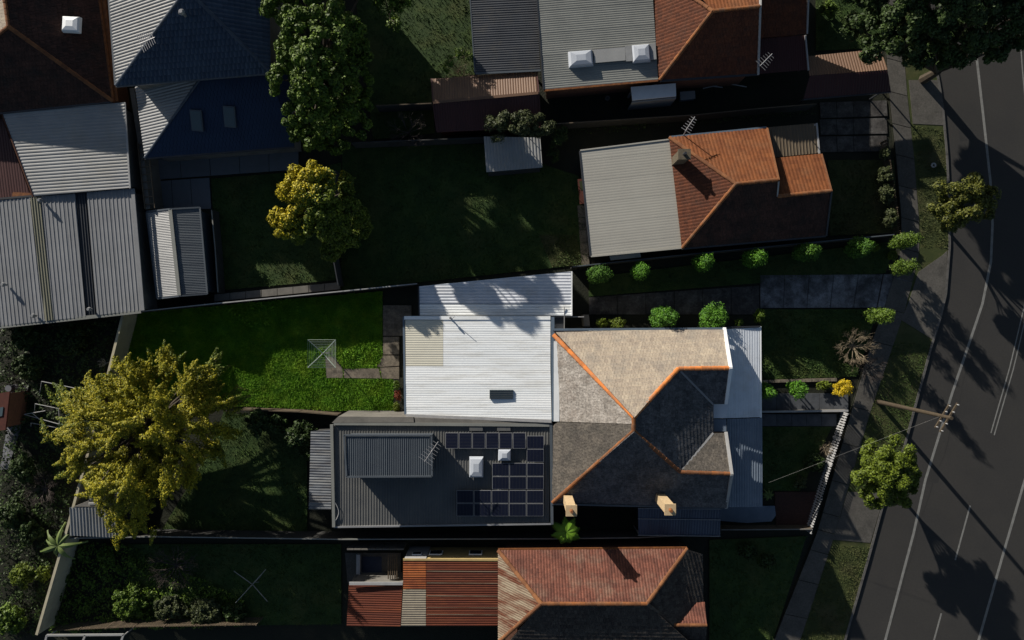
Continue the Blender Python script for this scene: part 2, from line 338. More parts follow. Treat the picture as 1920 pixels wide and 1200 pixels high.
def caps(parent, a, b, m, r=0.15, seg=0.42, name='ridge_tile', lift=.03):
    """a run of half-round ridge tiles between two photo points with heights"""
    key = (m, r)
    if key not in CAPS:
        V, F = [], []; n = 6
        for x, k in ((-.5, 1.0), (.5, .86)):
            for i in range(n + 1):
                t = math.pi * i / n; V.append((x, math.cos(t) * k * r, math.sin(t) * k * r * .75))
        F = [(i, i + 1, n + 2 + i, n + 1 + i) for i in range(n)] + [tuple(range(n + 1))[::-1], tuple(range(n + 1, 2 * n + 2))]
        me = bpy.data.meshes.new('ridge_cap'); me.from_pydata(V, [], [f[::-1] for f in F]); me.materials.append(M[m]); CAPS[key] = me
    p, q = P(*a), P(*b); d = q - p; L = d.length; n = max(1, round(L / seg)); og = origin(parent)
    x = d.normalized(); y = Vector((0, 0, 1)).cross(x).normalized(); z = x.cross(y)
    R = Matrix((x, y, z)).transposed().to_euler()
    for i in range(n):
        o = link(name, CAPS[key], parent); o.location = p + d * ((i + .5) / n) + Vector((0, 0, lift)) - og
        o.scale = (L / n * 1.04, random.uniform(.93, 1.07), random.uniform(.9, 1.1)); o.rotation_euler = R; ORG[o] = og
def inset(pts, d):
    """pull an outline in by d metres"""
    if area2(pts) < 0: pts = pts[::-1]
    n = len(pts); out = []
    for i in range(n):
        p0, p1, p2 = Vector(pts[i - 1][:2]), Vector(pts[i][:2]), Vector(pts[(i + 1) % n][:2])
        e1 = (p1 - p0).normalized(); e2 = (p2 - p1).normalized()
        n1 = Vector((-e1.y, e1.x)); n2 = Vector((-e2.y, e2.x)); bis = (n1 + n2)
        if bis.length < 1e-3: bis = n1
        bis.normalize(); k = d / max(.35, bis.dot(n1)); out.append(p1 + bis * k)
    return out
def walls(parent, pxs, z, m, d=0.4, zb=0.0, name='wall', top=None):
    """walls under an eave outline given in photo pixels at height z"""
    return prism(name, inset([P(a, b, z) for a, b in pxs], d), zb, top if top is not None else z - .12, m, parent)
def window(parent, c, w, h, axis, m='glass', name='window'):
    """window set 3 cm proud in a wall facing `axis` (unit xy)"""
    ax = Vector((axis[0], axis[1], 0)).normalized(); rz = math.atan2(ax.y, ax.x)
    f = box(name, c, (.08, w, h), 'white_paint', parent, rz)
    og = origin(parent)
    g = link('pane', unit_box(m), f); g.location = (.55, 0, 0); g.scale = (.3, .86, .86); return f
# ---- foliage
def leaf_mesh(name, C, Nn, S, m, parent=None, kind=None, aspect=.55):
    n = len(C); C = np.asarray(C, float); Nn = np.asarray(Nn, float); Nn /= np.linalg.norm(Nn, axis=1)[:, None] + 1e-9
    r = RNG.normal(size=(n, 3)); t = np.cross(Nn, r); t /= np.linalg.norm(t, axis=1)[:, None] + 1e-9; b = np.cross(Nn, t)
    S = np.asarray(S)[:, None]; og = np.array(origin(parent)); C = C - og
    V = np.empty((n, 4, 3)); V[:, 0] = C - t * S; V[:, 1] = C - b * S * aspect + Nn * S * .12; V[:, 2] = C + t * S; V[:, 3] = C + b * S * aspect + Nn * S * .12
    me = bpy.data.meshes.new(name); me.vertices.add(4 * n); me.vertices.foreach_set('co', V.reshape(-1))
    me.loops.add(4 * n); me.loops.foreach_set('vertex_index', np.arange(4 * n, dtype=np.int32))
    me.polygons.add(n); me.polygons.foreach_set('loop_start', np.arange(0, 4 * n, 4, dtype=np.int32)); me.polygons.foreach_set('loop_total', np.full(n, 4, dtype=np.int32))
    me.materials.append(M[m]); me.update(calc_edges=True); me.validate()
    a = me.attributes.new('rnd', 'FLOAT', 'FACE'); a.data.foreach_set('value', RNG.random(n).astype(np.float32))
    o = link(name, me, parent, kind); ORG[o] = origin(parent); return o
def lobe_pts(c, r, n, sub=10, sk=.42, up=-.35):
    """leaves on small clumps that sit over the surface of an ellipsoid"""
    d = RNG.normal(size=(sub * 4, 3)); d /= np.linalg.norm(d, axis=1)[:, None]; d = d[d[:, 2] > up][:sub]; sub = len(d)
    sc = np.array(c) + d * np.array(r) * RNG.uniform(.55, .85, size=(sub, 1)); srad = np.mean(r) * sk * RNG.uniform(.7, 1.25, size=sub)
    i = RNG.integers(0, sub, n); e = RNG.normal(size=(n, 3)); e /= np.linalg.norm(e, axis=1)[:, None]; e[:, 2] = np.abs(e[:, 2]) * .9 + e[:, 2] * .1
    rad = srad[i] * RNG.uniform(.55, 1.08, n)
    C = sc[i] + e * rad[:, None]; Nn = e + RNG.normal(size=(n, 3)) * .55 + np.array([0, 0, .25]); return C, Nn
def limbs(name, base, targets, r, m, parent, trunk_h):
    V, F = [], []; b = Vector(base); t = b + Vector((0, 0, trunk_h)); tube_geo(V, F, b, t, r, r * .7, 8)
    tr = mk('trunk', V, F, m, parent)
    V, F = [], []
    for q in targets:
        q = Vector(q); mid = t.lerp(q, .5) + Vector((random.uniform(-.2, .2), random.uniform(-.2, .2), .1)); tube_geo(V, F, t - Vector((0, 0, .1)), mid, r * .5, r * .3, 5); tube_geo(V, F, mid, q, r * .3, r * .1, 5)
    if F: mk('limb', V, F, m, parent)
def tree(name, label, cat, base, lobes, m, leaf=.12, dens=55, group=None, trunk=.2, th=None, sub=10, extra=None, sk=.42, aspect=.55):
    """lobes: (px, py, z of lobe centre, radius px, [flatten]); base: photo point on the ground"""
    B = P(*base); t = thing(name, label, cat, B, group)
    Cs, Ns = [], []; tg = []
    for L in lobes:
        px, py, z, rp = L[:4]; fl = L[4] if len(L) > 4 else .8
        c = P(px, py, z); r = rp / PPM * (HC - z) / HC
        n = int(dens * r * r * 34) + 60; C, Nn = lobe_pts(c, (r, r, r * fl), n, sub, sk); Cs.append(C); Ns.append(Nn); tg.append(c)
    C = np.concatenate(Cs); Nn = np.concatenate(Ns); k = C[:, 2] > .08; C = C[k]; Nn = Nn[k]
    zmin = min(q.z for q in tg)
    limbs(name, B, tg, trunk, 'bark', t, th if th is not None else max(.25, zmin * .55))
    if extra is None: leaf_mesh('crown', C, Nn, RNG.uniform(.45, 1.15, len(C)) * leaf * .85, m, t, aspect=aspect)
    else:
        s = extra[1](C); leaf_mesh('crown', C[~s], Nn[~s], RNG.uniform(.6, 1.3, (~s).sum()) * leaf, m, t, aspect=aspect)
        if s.any(): leaf_mesh('crown', C[s], Nn[s], RNG.uniform(.6, 1.3, s.sum()) * leaf, extra[0], t, aspect=aspect)
    return t
def bush(label, px, py, rp, h, m='leaf_bright', fx=1.0, fy=1.0, name='garden_bush', cat='bush', group=None, leaf=.07, dens=1.0, stem=True):
    """one clipped bush; px,py is the middle of the crown as seen"""
    z = h * .55; c = P(px, py, z); r = rp / PPM * (HC - z) / HC; t = thing(name, label, cat, (c.x, c.y, 0), group)
    n = int(3200 * dens * max(.5, (r / .8) ** 2) * max(1, h / 2.2)); Cs, Ns = [], []
    for q in range(4):
        a_ = random.uniform(0, 6.28); o_ = r * random.uniform(.12, .38) * (q > 0); kz = random.uniform(.75, 1.05) if q else 1
        c_, n_ = lobe_pts((c.x + math.cos(a_) * o_ * fx, c.y + math.sin(a_) * o_ * fy, c.z * kz), (r * fx * random.uniform(.62, .86), r * fy * random.uniform(.62, .86), h * .44 * kz), n // 4, int(20 * max(1, h / 2)), .28, up=-.8); Cs.append(c_); Ns.append(n_)
    C = np.concatenate(Cs); Nn = np.concatenate(Ns)
    k = C[:, 2] > .04; C = C[k]; Nn = Nn[k]
    leaf_mesh('foliage', C, Nn, RNG.uniform(.5, 1.3, len(C)) * leaf * .9, m, t)
    tube('stem', (c.x, c.y, 0), (c.x, c.y, h * .5), .05, .03, 'bark', t, 6); return t
def bare_tree(name, label, cat, px, py, rp, h, m, n=9, depth=4, group=None, r0=.08, seed=3):
    rr = random.Random(seed); zc = h * .6; c = P(px, py, zc); R = rp / PPM; t = thing(name, label, cat, (c.x, c.y, 0), group)
    V, F = [], []; tube_geo(V, F, (c.x, c.y, 0), (c.x, c.y, h * .25), r0, r0 * .8, 7); mk('trunk', V, F, m, t, rnd=[.5] * len(F))
    V, F, Rn = [], [], []
    def grow(p, d, L, r, dep):
        q = p + d * L; f0 = len(F); tube_geo(V, F, p, q, r, r * .65, 4); Rn.extend([rr.random()] * (len(F) - f0))
        if dep <= 0: return
        for _ in range(3 if dep > 1 else 2):
            nd = (d + Vector((rr.uniform(-1, 1), rr.uniform(-1, 1), rr.uniform(-.45, .75))) * .62).normalized(); grow(p.lerp(q, rr.uniform(.5, 1)), nd, L * rr.uniform(.6, .85), r * .6, dep - 1)
    for i in range(n):
        a = i / n * 6.283 + rr.uniform(-.3, .3); d = Vector((math.cos(a), math.sin(a), rr.uniform(.4, 1.3) * h / max(R, .3) * .4)).normalized(); grow(Vector((c.x, c.y, h * .25)), d, R * .42, r0 * .5, depth)
    mk('branches', V, F, m, t, rnd=Rn); return t
def inpoly(X, Y, poly):
    ins = np.zeros(len(X), bool); n = len(poly)
    for i in range(n):
        x0, y0 = poly[i][:2]; x1, y1 = poly[(i + 1) % n][:2]
        c = ((y0 > Y) != (y1 > Y)) & (X < (x1 - x0) * (Y - y0) / ((y1 - y0) if abs(y1 - y0) > 1e-9 else 1e-9) + x0); ins ^= c
    return ins
def grass(name, pxs, m, z, per=70, h=.12, w=.03, avoid=(), label=None):
    poly = [P(a, b, 0) for a, b in pxs]; xs = [p.x for p in poly]; ys = [p.y for p in poly]
    n = int(per * (max(xs) - min(xs)) * (max(ys) - min(ys))); X = RNG.uniform(min(xs), max(xs), n); Y = RNG.uniform(min(ys), max(ys), n)
    k = inpoly(X, Y, poly)
    for av in avoid: k &= ~inpoly(X, Y, [P(a, b, 0) for a, b in av])
    X = X[k]; Y = Y[k]; n = len(X)
    # clumpy height
    hh = h * (.5 + .9 * RNG.random(n)) * (1 + .5 * np.sin(X * 2.1 + 1.3 * np.sin(Y * 1.7)) * np.sin(Y * 2.3))
    a = RNG.uniform(0, 6.283, n); lean = RNG.uniform(.3, 1.0, n) * hh; b = a + RNG.uniform(1.2, 1.9, n)
    V = np.zeros((n, 3, 3)); V[:, 0] = np.stack([X - np.cos(a) * w, Y - np.sin(a) * w, np.full(n, z)], 1); V[:, 1] = np.stack([X + np.cos(a) * w, Y + np.sin(a) * w, np.full(n, z)], 1)
    V[:, 2] = np.stack([X + np.cos(b) * lean, Y + np.sin(b) * lean, z + hh], 1)
    me = bpy.data.meshes.new(name); me.vertices.add(3 * n); me.vertices.foreach_set('co', V.reshape(-1)); me.loops.add(3 * n); me.loops.foreach_set('vertex_index', np.arange(3 * n, dtype=np.int32))
    me.polygons.add(n); me.polygons.foreach_set('loop_start', np.arange(0, 3 * n, 3, dtype=np.int32)); me.polygons.foreach_set('loop_total', np.full(n, 3, dtype=np.int32))
    me.materials.append(M[m]); me.update(calc_edges=True)
    at = me.attributes.new('rnd', 'FLOAT', 'FACE'); at.data.foreach_set('value', RNG.random(n).astype(np.float32))
    o = link(name, me, None, 'stuff'); o['label'] = label or 'short grass'; o['category'] = 'grass'; return o
def cover(label, pxs, m, per=60, h=.5, leaf=.1, cat='ground cover', name='ground_cover'):
    poly = [P(a, b, 0) for a, b in pxs]; xs = [p.x for p in poly]; ys = [p.y for p in poly]
    n = int(per * (max(xs) - min(xs)) * (max(ys) - min(ys))); X = RNG.uniform(min(xs), max(xs), n); Y = RNG.uniform(min(ys), max(ys), n); k = inpoly(X, Y, poly); X = X[k]; Y = Y[k]; n = len(X)
    base = np.abs(np.sin(X * 1.9 + np.sin(Y * 1.3) * 2) * np.cos(Y * 1.6 + np.sin(X * .9))) ; Z = .05 + h * base * RNG.uniform(.5, 1, n)
    keep = RNG.random(n) < (.25 + base); X, Y, Z = X[keep], Y[keep], Z[keep]; n = len(X)
    o = leaf_mesh(name, np.stack([X, Y, Z], 1), RNG.normal(size=(n, 3)) * .6 + np.array([0, 0, 1]), RNG.uniform(.5, 1.4, n) * leaf, m, None, 'stuff'); o['label'] = label; o['category'] = cat; return o
# ---- fences
def fence(name, label, tops, h, m='fence_dark', kind='panel', step=2.3, cap=None, thick=.05, zb=0.0, pm=None, post=True, group=None, slat=.11):
    """tops: photo points of the top edge at height h"""
    pts = [P(a, b, h) for a, b in tops]; t = thing(name, label, 'fence' if 'wall' not in name else 'wall', (pts[0].x, pts[0].y, 0), group)
    for p, q in zip(pts, pts[1:]):
        d = Vector((q.x - p.x, q.y - p.y, 0)); L = d.length; rz = math.atan2(d.y, d.x); n = max(1, round(L / step))
        if kind in ('panel', 'wall'):
            for i in range(n):
                c = p + d * ((i + .5) / n); g = .03 if kind == 'panel' else .012
                box('panel' if kind == 'panel' else 'wall_panel', (c.x, c.y, (h + zb) / 2), (L / n - g, thick, h - zb), m, t, rz)
        else:
            ns = max(2, int(L / slat)); sp = min(ns, 290)
            for i in range(sp):
                c = p + d * ((i + .5) / sp); box('picket', (c.x, c.y, h / 2 + .03), (slat * .55, .022, h - .06), m, t, rz)
            for z in (.3, h - .25):
                beam('rail', (p.x, p.y, z), (q.x, q.y, z), .04, .07, m, t)
        if post:
            for i in range(n + 1):
                c = p + d * (i / n); box('post', (c.x, c.y, h / 2 + .02), (.09, .09, h + .04), pm or m, t, rz)
        if cap:
            beam('top_rail', (p.x, p.y, h + .025), (q.x, q.y, h + .025), thick + .03, .05, cap, t)
    return t
def slab_row(parent, name, a0, a1, b0, b1, n, m, z0, z1, gap=.02):
    """n slabs between two long edges a0-a1 and b0-b1 (photo points at ground)"""
    for i in range(n):
        t0, t1 = i / n, (i + 1) / n
        q = [P(a0[0] + (a1[0] - a0[0]) * t, a0[1] + (a1[1] - a0[1]) * t) for t in (t0, t1)] + [P(b0[0] + (b1[0] - b0[0]) * t, b0[1] + (b1[1] - b0[1]) * t) for t in (t1, t0)]
        prism(name, inset(q, gap), z0, z1 + random.uniform(-.006, .006), m, parent)
def struct(o): o['kind'] = 'structure'; return o

# ================================================================== THE SETTING
struct(mk('ground', [(-400, -400, -.05), (400, -400, -.05), (400, 400, -.05), (-400, 400, -.05)], [(0, 1, 2, 3)], 'soil'))
KERB = [(1700, -400), (1722, -100), (1742, 60), (1760, 150), (1768, 200), (1776, 290), (1780, 380), (1781, 460), (1774, 550), (1764, 595), (1748, 645), (1713, 775), (1697, 835), (1655, 950), (1628, 1050), (1585, 1200), (1510, 1450)]
rd = [P(*q) for q in KERB]
V = []; F = []
for p in rd: V += [(p.x, p.y, 0), (120, p.y, 0)]
for i in range(len(rd) - 1): F.append((2 * i + 1, 2 * i, 2 * i + 2, 2 * i + 3))
struct(mk('road', V, F, 'asphalt'))
def offs(line, d):      # move a photo line sideways by d px
    out = []
    for i, (x, y) in enumerate(line):
        a = line[max(0, i - 1)]; b = line[min(len(line) - 1, i + 1)]; dx, dy = b[0] - a[0], b[1] - a[1]; L = math.hypot(dx, dy); out.append((x + dy / L * d, y - dx / L * d))
    return out
def dens_line(line, st):
    out = []
    for (x0, y0), (x1, y1) in zip(line, line[1:]):
        n = max(1, int(math.hypot(x1 - x0, y1 - y0) / st)); out += [(x0 + (x1 - x0) * i / n, y0 + (y1 - y0) * i / n) for i in range(n)]
    return out + [line[-1]]
def strip(name, line, w0, w1, z0, z1, m, kind='structure', parent=None):
    a = [P(*q) for q in offs(line, w0)]; b = [P(*q) for q in offs(line, w1)]; V = []; F = []
    for p, q in zip(a, b): V += [(p.x, p.y, z1), (q.x, q.y, z1), (p.x, p.y, z0), (q.x, q.y, z0)]
    for i in range(len(a) - 1):
        k = 4 * i; F += [(k, k + 1, k + 5, k + 4), (k, k + 4, k + 6, k + 2), (k + 1, k + 3, k + 7, k + 5)]
    return mk(name, V, F, m, parent, kind)
# verge (grass between kerb and footpath)
FPL = [(1640, -300), (1655, 20), (1665, 170), (1678, 290), (1690, 430), (1688, 470), (1662, 560), (1628, 655), (1595, 770), (1530, 1000), (1450, 1200), (1380, 1400)]
FPR = [(1672, -300), (1688, 20), (1700, 170), (1713, 290), (1724, 430), (1722, 470), (1700, 560), (1668, 655), (1632, 760), (1562, 1000), (1497, 1200), (1425, 1400)]
def band(name, L1, L2, z, m, zb=-.04, kind='structure'):
    a = [P(*q) for q in L1]; b = [P(*q) for q in L2]; n = min(len(a), len(b)); V = []; F = []
    for i in range(n): V += [(a[i].x, a[i].y, z), (b[i].x, b[i].y, z), (a[i].x, a[i].y, zb), (b[i].x, b[i].y, zb)]
    for i in range(n - 1):
        k = 4 * i; F += [(k, k + 4, k + 5, k + 1), (k, k + 2, k + 6, k + 4), (k + 1, k + 5, k + 7, k + 3)]
    return mk(name, V, F, m, None, kind)
def at_y(line, y):
    for (x0, y0), (x1, y1) in zip(line, line[1:]):
        if y0 <= y <= y1: return x0 + (x1 - x0) * (y - y0) / (y1 - y0)
    return line[-1][0]
ys = list(range(-300, 1401, 20))
band('verge', [(at_y(FPR, y) - 2, y) for y in ys], [(at_y(KERB, y) - 4, y) for y in ys], .10, 'lawn_dry')
band('footpath_base', [(at_y(FPL, y) - 1, y) for y in ys], [(at_y(FPR, y) + 1, y) for y in ys], .095, 'soil')
fp = thing('footpath', '', '', P(1600, 700)); del fp['label']; del fp['category']; fp['kind'] = 'structure'
yj = [-80, -10, 50, 110, 172, 232, 290, 348, 408, 465, 520, 578, 640, 700, 762, 830, 900, 960, 992, 1030, 1086, 1150, 1215, 1290]
for y0, y1 in zip(yj, yj[1:]):
    q = [P(at_y(FPL, y0), y0), P(at_y(FPR, y0), y0 + 9), P(at_y(FPR, y1), y1 + 9), P(at_y(FPL, y1), y1)]
    prism('paving_slab', inset(q, .025), .06, .125 + random.uniform(-.004, .004), 'concrete', fp)
kb = thing('kerb', '', '', P(1760, 600)); del kb['label']; del kb['category']; kb['kind'] = 'structure'
kl = dens_line(KERB[1:-1], 36)
for a, b in zip(kl, kl[1:]):
    p, q = P(*a), P(*b); d = (q - p).normalized(); s = Vector((-d.y, d.x, 0)) ; 
    if s.x > 0: s = -s
    pts = [p + d * .01, q - d * .01, q - d * .01 + s * .17, p + d * .01 + s * .17]; prism('kerb_stone', pts, -.04, .135, 'kerb', kb)
strip('gutter', KERB, -1.0, -10, -.02, .006, 'kerb')
# road lines
EDGE = [(1826, 60), (1832, 115), (1845, 230), (1857, 340), (1861, 420), (1858, 490), (1842, 570), (1815, 650), (1786, 735), (1735, 900), (1713, 1000), (1660, 1200), (1620, 1360)]
def line(l, w, name='road_marking'): strip(name, dens_line(l, 25), -w / 2, w / 2, .002, .006, 'line_paint')
line(EDGE, 4.6); line([(1912, 60), (1917, 130), (1926, 230), (1938, 400), (1937, 480), (1924, 560), (1893, 690), (1858, 812)], 2.2)
line([(1920, 60), (1925, 130), (1934, 230), (1946, 400), (1945, 480), (1931, 562), (1900, 692), (1864, 816)], 2.2)
line([(1819, 948), (1791, 1050)], 3); line([(1990, 690), (1920, 905), (1882, 1035), (1835, 1200), (1790, 1350)], 4.6); line([(1765, 1150), (1737, 1252)], 3)
dm('asphalt_patch', (0.030, 0.029, 0.028), (0.022, 0.022, 0.022), scale=1.5, noise=.9, speck=.15)
for q in ([(1742, 880), (1764, 884), (1758, 906), (1736, 901)], [(1874, 700), (1886, 703), (1878, 742), (1866, 739)], [(1796, 240), (1822, 238), (1826, 262), (1800, 264)]):
    slab('road_patch', q, -.01, .0035, 'asphalt_patch', kind='structure', zref=0)
V, F = [], []
for i in range(60):
    y0, y1 = -100 + 25 * i, -75 + 25 * i; a, b = at_y(KERB, y0) + 78 + 2 * math.sin(i * 1.7), at_y(KERB, y1) + 78 + 2 * math.sin(i * 1.7 + 1.7)
    k = len(V); V += [P(a, y0, .0045), P(a + .9, y0, .0045), P(b + .9, y1, .0045), P(b, y1, .0045)]; F.append((k, k + 3, k + 2, k + 1))
struct(mk('road_joint', V, F, 'asphalt_patch'))
# driveways and crossings on the verge
slab('driveway_crossing', [(1722, 510), (1768, 478), (1776, 470), (1774, 560), (1762, 600), (1748, 636), (1690, 600), (1706, 560)], .02, .128, 'concrete', kind='structure')
slab('driveway_crossing', [(1590, 922), (1660, 925), (1650, 955), (1632, 1018), (1562, 1012)], .02, .128, 'concrete', kind='structure')
slab('driveway_crossing', [(1704, 150), (1762, 150), (1768, 210), (1772, 235), (1712, 232)], .02, .128, 'concrete', kind='structure')
# lawns: sheet + blades
def lawn(pxs, m, z=.03, per=70, h=.11, label=None, avoid=(), w=.035):
    slab('lawn', pxs, -.04, z, m, kind='structure', zref=0); grass('grass', pxs, m, z, per, h, label=label, avoid=avoid, w=w)
PATHS = [[(718, 572), (772, 572), (772, 630), (718, 630)], [(718, 631), (749, 631), (749, 665), (718, 665)], [(718, 666), (749, 666), (749, 686), (706, 689)], [(712, 689), (749, 687), (749, 711), (716, 710)],
         [(644, 691), (711, 690), (715, 710), (645, 709)], [(610, 668), (628, 668), (643, 690), (644, 709), (612, 709)]]
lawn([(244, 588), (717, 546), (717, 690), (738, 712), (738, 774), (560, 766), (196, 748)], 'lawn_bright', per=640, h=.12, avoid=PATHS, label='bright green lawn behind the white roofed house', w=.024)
lp = thing('garden_path', '', '', P(690, 690)); del lp['label']; del lp['category']; lp['kind'] = 'structure'
for q in PATHS: prism('paving_slab', inset([P(*a) for a in q], .02), -.03, .075, 'path_lot', lp)
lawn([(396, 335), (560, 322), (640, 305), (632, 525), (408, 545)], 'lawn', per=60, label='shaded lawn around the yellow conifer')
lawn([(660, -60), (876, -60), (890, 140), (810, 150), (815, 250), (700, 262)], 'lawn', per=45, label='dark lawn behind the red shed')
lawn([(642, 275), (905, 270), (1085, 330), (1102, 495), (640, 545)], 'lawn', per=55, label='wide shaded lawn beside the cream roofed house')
lawn([(1010, 440), (1082, 440), (1092, 498), (1035, 500)], 'lawn_dry', z=.036, per=70, label='dry grass patch near the cream roof corner')
lawn([(1426, 580), (1645, 580), (1606, 706), (1426, 712)], 'lawn', per=110, label='front lawn beside the white verandah')
lawn([(1428, 800), (1560, 800), (1500, 920), (1430, 920)], 'lawn', per=70, label='small front lawn behind the picket fence')
lawn([(1552, 300), (1676, 300), (1684, 436), (1555, 442)], 'lawn_dry', per=80, label='front lawn of the orange tiled house')
lawn([(1104, 520), (1680, 452), (1660, 512), (1104, 556)], 'lawn', per=45, label='grass strip under the row of clipped bushes')
lawn([(240, 1020), (640, 1020), (640, 1170), (240, 1175)], 'lawn', per=60, label='backyard grass around the bare clothes hoist')
lawn([(420, 772), (576, 800), (576, 1000), (300, 1000), (390, 850)], 'lawn', per=60, label='shaded grass beside the golden tree')
lawn([(1330, 1012), (1512, 1005), (1446, 1210), (1330, 1210)], 'lawn', per=50, label='dark front yard grass by the footpath')
lawn([(1530, 0), (1640, 0), (1655, 90), (1530, 95)], 'lawn', per=50, label='garden grass below the tall street tree')
vpoly = [(at_y(FPR, y) + 1, y) for y in range(235, 470, 10)] + [(at_y(KERB, y) - 6, y) for y in range(465, 235, -10)]
grass('grass', vpoly, 'lawn_dry', .10, 120, .08, label='dry verge grass by the upper street tree')
vpoly = [(at_y(FPR, y) + 1, y) for y in range(640, 925, 10)] + [(at_y(KERB, y) - 6, y) for y in range(925, 640, -10)]
grass('grass', vpoly, 'lawn', .10, 90, .08, label='verge grass around the power pole')
vpoly = [(at_y(FPR, y) + 1, y) for y in range(1020, 1210, 10)] + [(at_y(KERB, y) - 6, y) for y in range(1205, 1020, -10)]
grass('grass', vpoly, 'lawn_dry', .10, 120, .08, label='verge grass below the round street tree')
# drives and paths
def paved(name, **k):
    o = thing(name, '', '', P(*k['at'])); del o['label']; del o['category']; o['kind'] = 'structure'; return o
dr = paved('driveway', at=(1500, 545))
slab_row(dr, 'paving_slab', (1425, 516), (1655, 514), (1425, 578), (1643, 577), 5, 'concrete_old', -.03, .06)
slab_row(dr, 'paving_slab', (1656, 514), (1712, 512), (1644, 577), (1696, 577), 1, 'concrete_old', -.03, .10)
dr = paved('side_driveway', at=(1250, 560))
slab_row(dr, 'paving_slab', (1104, 557), (1424, 535), (1104, 590), (1424, 590), 6, 'concrete_dark', -.03, .05)
dr = paved('front_path', at=(1500, 755))
for j in range(6):
    x0 = 1428 + j * 27; slab_row(dr, 'paving_slab', (x0, 737), (x0 + 27, 737), (x0, 770), (x0 + 27, 770), 1, 'slate', -.03, .06, .012)
dr = paved('neighbour_front_path', at=(1500, 790))
for j in range(5):
    x0 = 1428 + j * 28; slab_row(dr, 'paving_slab', (x0, 776), (x0 + 28, 776), (x0, 799), (x0 + 28, 799), 1, 'slate', -.03, .06, .012)
dr = paved('patio', at=(420, 310))
slab_row(dr, 'paving_slab', (282, 300), (560, 276), (286, 338), (560, 318), 5, 'patio', -.03, .07)
slab_row(dr, 'paving_slab', (286, 340), (393, 333), (290, 394), (397, 392), 3, 'patio', -.03, .06)
dr = paved('neighbour_driveway', at=(1600, 230))
for j in range(3): slab_row(dr, 'paving_slab', (1536, 192 + 32 * j), (1662, 188 + 33 * j), (1538, 222 + 32 * j), (1664, 218 + 33 * j), 4, 'concrete_dark', -.03, .05)
dr = paved('side_slab', at=(1400, 960))
slab('concrete_slab', [(1350, 950), (1452, 948), (1454, 966), (1446, 977), (1400, 980), (1350, 976)], -.03, .08, 'verandah_blue', dr, zref=0)
slab('front_gravel', [(1452, 922), (1534, 922), (1524, 990), (1455, 992)], -.03, .05, 'gravel', kind='structure', zref=0)
slab('garden_bed', [(738, 708), (756, 708), (758, 772), (738, 772)], -.03, .06, 'soil', kind='structure', zref=0)
dr = paved('garden_edging', at=(1500, 714))
slab_row(dr, 'edging_stone', (1428, 712), (1568, 708), (1428, 718), (1568, 715), 12, 'path_lot', -.03, .14)
dr = paved('retaining_wall_top', at=(500, 550))
slab_row(dr, 'coping_stone', (405, 552), (640, 529), (405, 566), (640, 543), 8, 'render_grey', -.03, .35)
dr = paved('back_path', at=(1094, 430))
slab_row(dr, 'paving_slab', (1082, 385), (1090, 500), (1096, 385), (1106, 500), 5, 'path_lot', -.03, .05)

# ================================================================== HOUSES
# --- A: brown tiled house, top left
h = thing('tiled_house', 'dark brown tiled house with a white skylight in the top left corner', 'house', P(60, 100))
RA = 6.3; E = 3.4
tiles(h, [[(16, 50, RA), (212, 190, E), (0, 212, E), (-200, 226, E)]], 'tile_brown', seed=2, stagger=True)
tiles(h, [[(16, 50, RA), (-30, -300, RA), (140, -300, E), (212, 190, E)]], 'tile_brown', seed=3)
tiles(h, [[(16, 50, RA), (-200, 226, E), (-240, -300, E), (-30, -300, RA)]], 'tile_tan', seed=4)  # sunlight on the west slope put in as tan tiles
caps(h, (16, 50, RA), (212, 190, E), 'ridge_dull'); caps(h, (16, 50, RA), (-30, -300, RA), 'ridge_dull'); caps(h, (16, 50, RA), (-200, 226, E), 'ridge_dull')
walls(h, [(140, -300), (212, 190), (-200, 226), (-240, -300)], E, 'brick_wall', .5)
beam('gutter', P(187, 0, E), P(213, 192, E), .16, .12, 'gutter_rust', h); beam('gutter', P(187, 0, E), P(150, -290, E), .16, .12, 'gutter_rust', h)
beam('fascia', P(195, 0, E - .1), P(219, 190, E - .1), .22, .1, 'gutter_rust', h)
beam('gutter', P(0, 213, E), P(212, 191, E), .12, .1, 'dark_trim', h)
def skylight(parent, px, py, z, w, hgt, m='dome', rz=0.0, hh=.22, name='skylight'):
    c = P(px, py, z); k = (HC - z) / HC / PPM; a, b = w * k / 2, hgt * k / 2; V = []; R = Matrix.Rotation(rz, 3, 'Z')
    for s, zz in ((1.06, -.15), (1.0, 0.08), (.86, hh * .9), (.4, hh * 1.25)):
        for i, j in ((-1, -1), (1, -1), (1, 1), (-1, 1)): V.append(c + R @ Vector((i * a * s, j * b * s, zz)))
    F = [(4 * l + i, 4 * l + (i + 1) % 4, 4 * l + 4 + (i + 1) % 4, 4 * l + 4 + i) for l in range(3) for i in range(4)] + [(12, 13, 14, 15)]
    return mk(name, V, F, m, parent)
skylight(h, 134, 46, 5.0, 32, 28, 'white_paint', -.05)
# rear extension of A
h2 = thing('metal_roof_extension', 'pale ribbed metal roofed extension below the brown tiled roof, left edge', 'house', P(140, 280))
corr(h2, [[(4, 212, 3.35), (233, 192, 3.35), (243, 352, 3.0), (62, 368, 3.0)]], 'galv_pale', rib=(230, -16), pitch=.24, amp=.028, sheet=.96)
walls(h2, [(4, 212), (233, 192), (243, 352), (62, 368)], 3.0, 'render_grey', .3)
beam('flashing', P(234, 192, 3.3), P(244, 353, 3.05), .12, .1, 'offwhite_trim', h2); beam('flashing', P(4, 214, 3.35), P(62, 369, 3.02), .1, .1, 'tile_redbrown', h2)
h3 = thing('red_shed', 'dark red sheet roofed lean-to at the left edge', 'shed', P(20, 300))
corr(h3, [[(-60, 225, 2.7), (4, 222, 2.7), (58, 368, 2.5), (-60, 376, 2.5)]], 'maroon_metal', rib=(10, 100), pitch=.2, amp=.02, sheet=.8)
